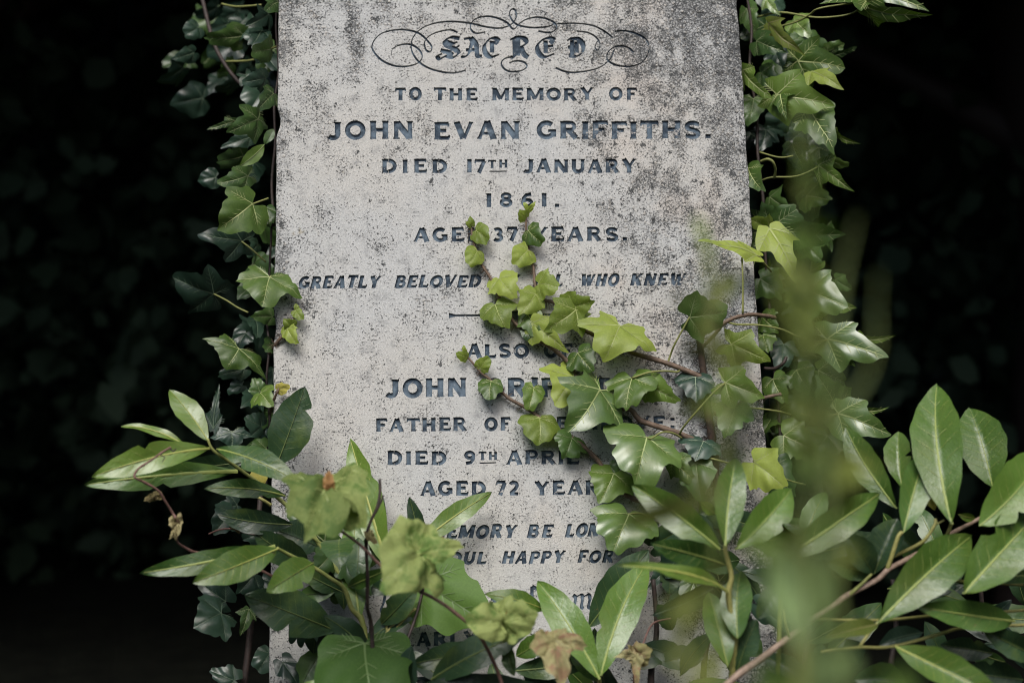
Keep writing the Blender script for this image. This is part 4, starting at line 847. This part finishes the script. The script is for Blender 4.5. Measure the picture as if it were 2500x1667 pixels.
# filler foliage low down, behind the shoots, in deep shade
q = thing('laurel_bush', 'dark mass of laurel leaves low at the foot of the stone behind the bright shoots', 'laurel bush', at(1700, 1900, .05))
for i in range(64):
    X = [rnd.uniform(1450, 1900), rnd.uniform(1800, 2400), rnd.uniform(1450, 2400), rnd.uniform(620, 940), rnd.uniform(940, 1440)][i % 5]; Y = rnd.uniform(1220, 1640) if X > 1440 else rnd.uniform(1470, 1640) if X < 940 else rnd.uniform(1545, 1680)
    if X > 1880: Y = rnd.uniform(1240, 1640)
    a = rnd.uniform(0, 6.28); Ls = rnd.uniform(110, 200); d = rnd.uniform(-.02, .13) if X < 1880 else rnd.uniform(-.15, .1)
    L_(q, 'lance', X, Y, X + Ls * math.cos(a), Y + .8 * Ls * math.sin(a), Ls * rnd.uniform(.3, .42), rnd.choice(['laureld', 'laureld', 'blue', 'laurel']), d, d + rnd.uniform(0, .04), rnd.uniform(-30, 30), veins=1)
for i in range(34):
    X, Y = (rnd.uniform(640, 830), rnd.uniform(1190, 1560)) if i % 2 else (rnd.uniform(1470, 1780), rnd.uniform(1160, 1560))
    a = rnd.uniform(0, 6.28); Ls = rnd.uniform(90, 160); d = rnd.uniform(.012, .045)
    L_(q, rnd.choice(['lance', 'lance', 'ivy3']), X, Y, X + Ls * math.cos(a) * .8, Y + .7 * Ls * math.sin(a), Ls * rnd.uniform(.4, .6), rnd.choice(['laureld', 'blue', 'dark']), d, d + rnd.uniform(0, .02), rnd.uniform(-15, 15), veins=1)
for X in (1500, 1620, 1850, 2050, 2250): stem(q, [(X, 1330, .04), (X + 8, 1450, .03), (X - 5, 1560, .03), (X, 1900, .02)], 5, 9, 'darkstem')

# ------------------------------------------------------------------ out-of-focus growth close to the lens
q = thing('ivy_strand', 'blurred olive ivy strand rising close to the lens in front of the right stone edge', 'ivy strand', at(1860, 1900, 1.0))
D = 1.22
sp = [(1842, 230), (1850, 330), (1848, 450), (1856, 560), (1842, 680), (1856, 800), (1850, 920), (1858, 1040), (1850, 1200), (1860, 1400), (1860, 1900)]
stem(q, [(x_, y_, D) for x_, y_ in sp], 3, 14, 'veil', knots=.4)
def along(Y):
    for (xa, ya), (xb, yb) in zip(sp, sp[1:]):
        if ya <= Y <= yb: return xa + (xb - xa) * (Y - ya) / (yb - ya)
for k in range(30):
    Y = 290 + k * 27 + rnd.uniform(-8, 8); X = along(Y); e = .45 + .55 * min(1, max(0, (Y - 330) / 330)); sg = 1 if k % 2 else -1
    if k < 8 and k % 2 or k in (11, 12, 17): continue
    L_(q, rnd.choice(['lance', 'ivy3', 'heart']), X, Y, X + sg * rnd.uniform(12, 62) * e, Y + rnd.uniform(-75, 15) * e, rnd.uniform(40, 78) * e, rnd.choice(['olive', 'olive', 'mid']), D, D - .03, rnd.uniform(-50, 50), veins=1)
q = thing('ivy_strand', 'faint blurred olive strand bending beside the dark right background', 'ivy strand', at(1940, 1900, .95))
D = 1.22
stem(q, [(1968, 500, D), (1952, 570, D), (1936, 640, D), (1920, 760, D), (1910, 900, D), (1915, 1000, D)], 2, 12, 'veil', knots=.4); stem(q, [(2018, 630, D), (2014, 720, D), (2012, 800, D), (1990, 870, D), (1950, 930, D), (1925, 980, D), (1900, 1100, D), (1930, 1500, D), (1940, 1900, D)], 2, 14, 'veil', knots=.4)
for a in [(1920, 1060, 1860, 1120, 110), (1890, 1120, 1990, 1060, 130), (1925, 1000, 1880, 930, 60), (1900, 1100, 1950, 1170, 80), (1870, 1180, 1790, 1230, 70)]:
    L_(q, 'lance', *a, 'olive', D, D - .03, rnd.uniform(-40, 40), veins=1)
q = thing('ivy_strand', 'blurred green sprig close to the lens before the carved word KNEW', 'ivy strand', at(1640, 1900, .9))
D = 1.14
stem(q, [(1606, 505, D), (1614, 560, D), (1632, 620, D), (1636, 700, D), (1644, 800, D), (1660, 900, D), (1668, 1000, D), (1650, 1120, D), (1640, 1500, D), (1640, 1900, D)], 2.5, 4, 'green')
for a in [(1620, 580, 1604, 505, 30, 'mid'), (1626, 640, 1622, 560, 28, 'mid'), (1640, 720, 1690, 640, 50, 'olive'), (1640, 740, 1620, 660, 34, 'mid'), (1646, 800, 1630, 720, 40, 'olive'), (1652, 850, 1700, 790, 64, 'olive'), (1654, 860, 1640, 780, 50, 'olive'), (1664, 980, 1700, 880, 80, 'mid'), (1666, 1000, 1690, 1060, 80, 'mid'), (1660, 980, 1640, 900, 50, 'mid'),
          (1640, 690, 1532, 688, 18, 'olive'), (1660, 960, 1566, 950, 34, 'olive'), (1660, 1130, 1420, 1205, 64, 'olive'), (1650, 1120, 1600, 1060, 50, 'olive'), (1650, 1150, 1580, 1110, 50, 'mid'), (1648, 780, 1570, 815, 22, 'olive')]:
    L_(q, 'lance', a[0], a[1], a[2], a[3], a[4], a[5], D, D - .06, rnd.uniform(-40, 40), veins=1)
q = thing('laurel_shoot', 'very blurred pale green laurel leaves close to the lens at the bottom right', 'laurel', at(1840, 1900, 1.05), 'laurel shoots around the stone')
D = 1.22
stem(q, [(1830, 1470, D), (1836, 1560, D), (1840, 1900, D)], 8, 12, 'green'); stem(q, [(1560, 1480, D), (1600, 1600, D), (1640, 1900, D)], 6, 9, 'green')
for a in [(1836, 1500, 1826, 1240, 150, 'fore', 10), (1840, 1520, 1882, 1280, 120, 'fore', -10), (1830, 1480, 1735, 1300, 90, 'laureld', 20), (1820, 1290, 1700, 1230, 60, 'mid', 0), (1850, 1570, 1960, 1500, 110, 'fore', 0), (1850, 1600, 1740, 1520, 90, 'laurel', 0), (1700, 1620, 1900, 1560, 90, 'laurel', 0), (2000, 1620, 2100, 1560, 90, 'laurel', 0),
          (1590, 1480, 1540, 1380, 60, 'olive', 20), (1570, 1440, 1620, 1360, 50, 'olive', 0), (1610, 1600, 1640, 1500, 60, 'olive', 0), (1580, 1560, 1530, 1480, 60, 'olive', 0), (1910, 1340, 1950, 1240, 60, 'olive', 0), (1850, 1290, 1812, 1230, 54, 'olive', 0)]:
    L_(q, 'lance', *a[:6], D, D - .05, a[6], veins=1)
# ------------------------------------------------------------------ the place around: ground, bank, undergrowth, added shade trees
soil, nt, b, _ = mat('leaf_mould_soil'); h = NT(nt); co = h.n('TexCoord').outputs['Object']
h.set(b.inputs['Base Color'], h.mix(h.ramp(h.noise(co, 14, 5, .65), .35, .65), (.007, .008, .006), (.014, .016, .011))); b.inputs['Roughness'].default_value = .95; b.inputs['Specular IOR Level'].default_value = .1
h.set(b.inputs['Normal'], h.bump(h.noise(co, 40, 5, .7), .8, .03))
v = []; f = []; n = 60
GZ = .12
for i in range(n + 1):
    for j in range(n + 1):
        x, y = (i / n - .5), (j / n - .5); x = math.copysign(abs(x * 2) ** 3, x) * 120; y = math.copysign(abs(y * 2) ** 3, y) * 120
        z = GZ + .05 * noise.noise(Vector((x * .7, y * .7, 0)))
        v.append((x, y, z))
for i in range(n):
    for j in range(n): a = i * (n + 1) + j; f.append((a, a + n + 1, a + n + 2, a + 1))
g = obj('ground', mesh('ground', v, f), [soil]); g['kind'] = 'structure'
# earth bank behind
v = []; f = []; nx, nz = 60, 24
for i in range(nx + 1):
    for j in range(nz + 1):
        x = (i / nx - .5) * 16; t = j / nz
        v.append((x, 4.7 + .10 * x * x * -.4 + 1.2 * t + .25 * noise.noise(Vector((x, t * 3, 2))), GZ - .1 + t * 4.2 + .2 * noise.noise(Vector((x * .6, t * 2, 7)))))
for i in range(nx):
    for j in range(nz): a = i * (nz + 1) + j; f.append((a, a + nz + 1, a + nz + 2, a + 1))
o = obj('earth_bank', mesh('earth_bank', v, f), [soil]); o['kind'] = 'structure'
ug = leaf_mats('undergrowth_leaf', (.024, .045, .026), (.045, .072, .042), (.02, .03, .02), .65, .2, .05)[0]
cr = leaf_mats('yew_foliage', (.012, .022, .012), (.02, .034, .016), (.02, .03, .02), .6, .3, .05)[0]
def cards(n, fn, s0, s1, seed):
    rr = random.Random(seed); v = []; f = []
    for i in range(n):
        p = Vector(fn(rr)); s = rr.uniform(s0, s1)
        a = Vector((rr.gauss(0, 1), rr.gauss(0, 1) - .3, rr.gauss(0, .8) - .5)).normalized(); b_ = a.cross(Vector((rr.gauss(0, 1), rr.gauss(0, 1), rr.gauss(0, 1)))).normalized(); c = a.cross(b_)
        q = len(v); w = s * rr.uniform(.25, .45)
        v += [p, p + a * s * .35 + b_ * w + c * .1 * s, p + a * s * .75 + b_ * w * .7 + c * .08 * s, p + a * s, p + a * s * .75 - b_ * w * .7 + c * .08 * s, p + a * s * .35 - b_ * w + c * .1 * s, p + a * s * .55]
        f += [(q, q + 5, q + 6, q + 1), (q + 1, q + 6, q + 3, q + 2), (q + 5, q + 4, q + 3, q + 6)]
    return v, f
def hedge(rr):
    x = rr.uniform(-4, 4); z = GZ + 3.1 * rr.random() ** 1.1
    y = 2.5 + rr.random() * 1.9 + .45 * noise.noise(Vector((x * 1.3, z * 1.3, 0))) + .9 * max(0, .9 - z)
    return (x, y - .02 * x * x, z)
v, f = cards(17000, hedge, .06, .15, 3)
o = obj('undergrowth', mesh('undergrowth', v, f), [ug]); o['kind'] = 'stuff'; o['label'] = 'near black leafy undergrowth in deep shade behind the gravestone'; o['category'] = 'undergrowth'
def yew(name, label, x, y, r, hgt, cz, crx, cry, crz, n, seed):
    t = thing(name, label, 'tree', (x, y, GZ), 'added yews keeping sky light off the background'); base = wmat(t).inverted()
    rr = random.Random(seed)
    v, f = tube([(0, 0, -.1), (.05, .02, hgt * .3), (-.06, .05, hgt * .6), (.04, 0, hgt)], r, r * .5, seg=14, knots=.3, n=6, seed=seed)
    for k in range(7):
        an = k * 2.4 + seed; z0 = hgt * rr.uniform(.45, .95)
        tube([(0, 0, z0), (math.cos(an) * crx * .35, math.sin(an) * cry * .35, z0 + .5), (math.cos(an) * crx * .8, math.sin(an) * cry * .8, z0 + .9)], r * .35, r * .08, seg=8, v=v, f=f, knots=.3, n=5, seed=k)
    obj('trunk', mesh('trunk', v, f), [BK['darkstem']], t)
    def fn(q):
        while True:
            p = Vector((q.uniform(-1, 1), q.uniform(-1, 1), q.uniform(-1, 1)))
            if p.length < 1 + .3 * noise.noise(p * 2.2 + Vector((seed, 0, 0))) and p.length > .45: return (p.x * crx, p.y * cry, cz - GZ + p.z * crz)
    v, f = cards(n, fn, .16, .42, seed)
    obj('crown', mesh('crown', v, f), [cr], t)
yew('shade_yew', 'added yew trunk and crown blocking sky light over the left background', -1.9, 2.6, .22, 3.2, 3.5, 2.6, 2.7, 1.2, 7000, 11)  # overhead crowns added to block the sky and darken the background
yew('shade_yew', 'added yew trunk and crown blocking sky light over the right background', 1.7, 2.6, .2, 3.2, 3.5, 2.6, 2.7, 1.2, 7000, 12)

yew('shade_yew', 'added unseen yew blocking low sky light on the left side', -4.6, -1.2, .2, 3.2, 2.3, 1.7, 3.0, 2.6, 2600, 13)  # unseen trees added around the camera to cut low sky light
yew('shade_yew', 'added unseen yew blocking low sky light on the right side', 4.6, -1.2, .2, 3.2, 2.3, 1.7, 3.0, 2.6, 2600, 14)
yew('shade_yew', 'added unseen yew blocking low sky light behind the viewpoint', 0, -6.2, .25, 3.2, 2.0, 5.0, 1.5, 2.2, 4200, 15)

# ------------------------------------------------------------------ daylight
w = bpy.data.worlds.new('World'); S.world = w; w.use_nodes = True; nt = w.node_tree
bg = nt.nodes['Background']; sky = nt.nodes.new('ShaderNodeTexSky'); sky.sky_type = 'NISHITA'; sky.sun_disc = False
EL, AZ = 56, -20                      # sun height; direction, degrees left of straight behind the camera
sky.sun_elevation = R(EL); sky.sun_rotation = R(180 + AZ); sky.dust_density = 3.0; sky.air_density = 1.0
nt.links.new(sky.outputs[0], bg.inputs[0]); bg.inputs[1].default_value = .10
sl = bpy.data.lights.new('sun', 'SUN'); so = bpy.data.objects.new('sun', sl); COL.objects.link(so)
sl.energy = 2.0; sl.angle = R(28); sl.color = (1, .96, .90)
sd = Vector((math.sin(R(AZ)) * math.cos(R(EL)), -math.cos(R(AZ)) * math.cos(R(EL)), math.sin(R(EL))))
so.rotation_euler = sd.to_track_quat('Z', 'Y').to_euler(); so.location = (0, -4, 6)
S.view_settings.view_transform = 'Standard'; S.view_settings.look = 'None'; S.view_settings.exposure = 0.62; S.view_settings.gamma = 1
S.render.engine = 'CYCLES'
S.cycles.max_bounces = 8; S.cycles.use_denoising = True
S.cycles.filter_width = 1.0
S.cycles.use_adaptive_sampling = False
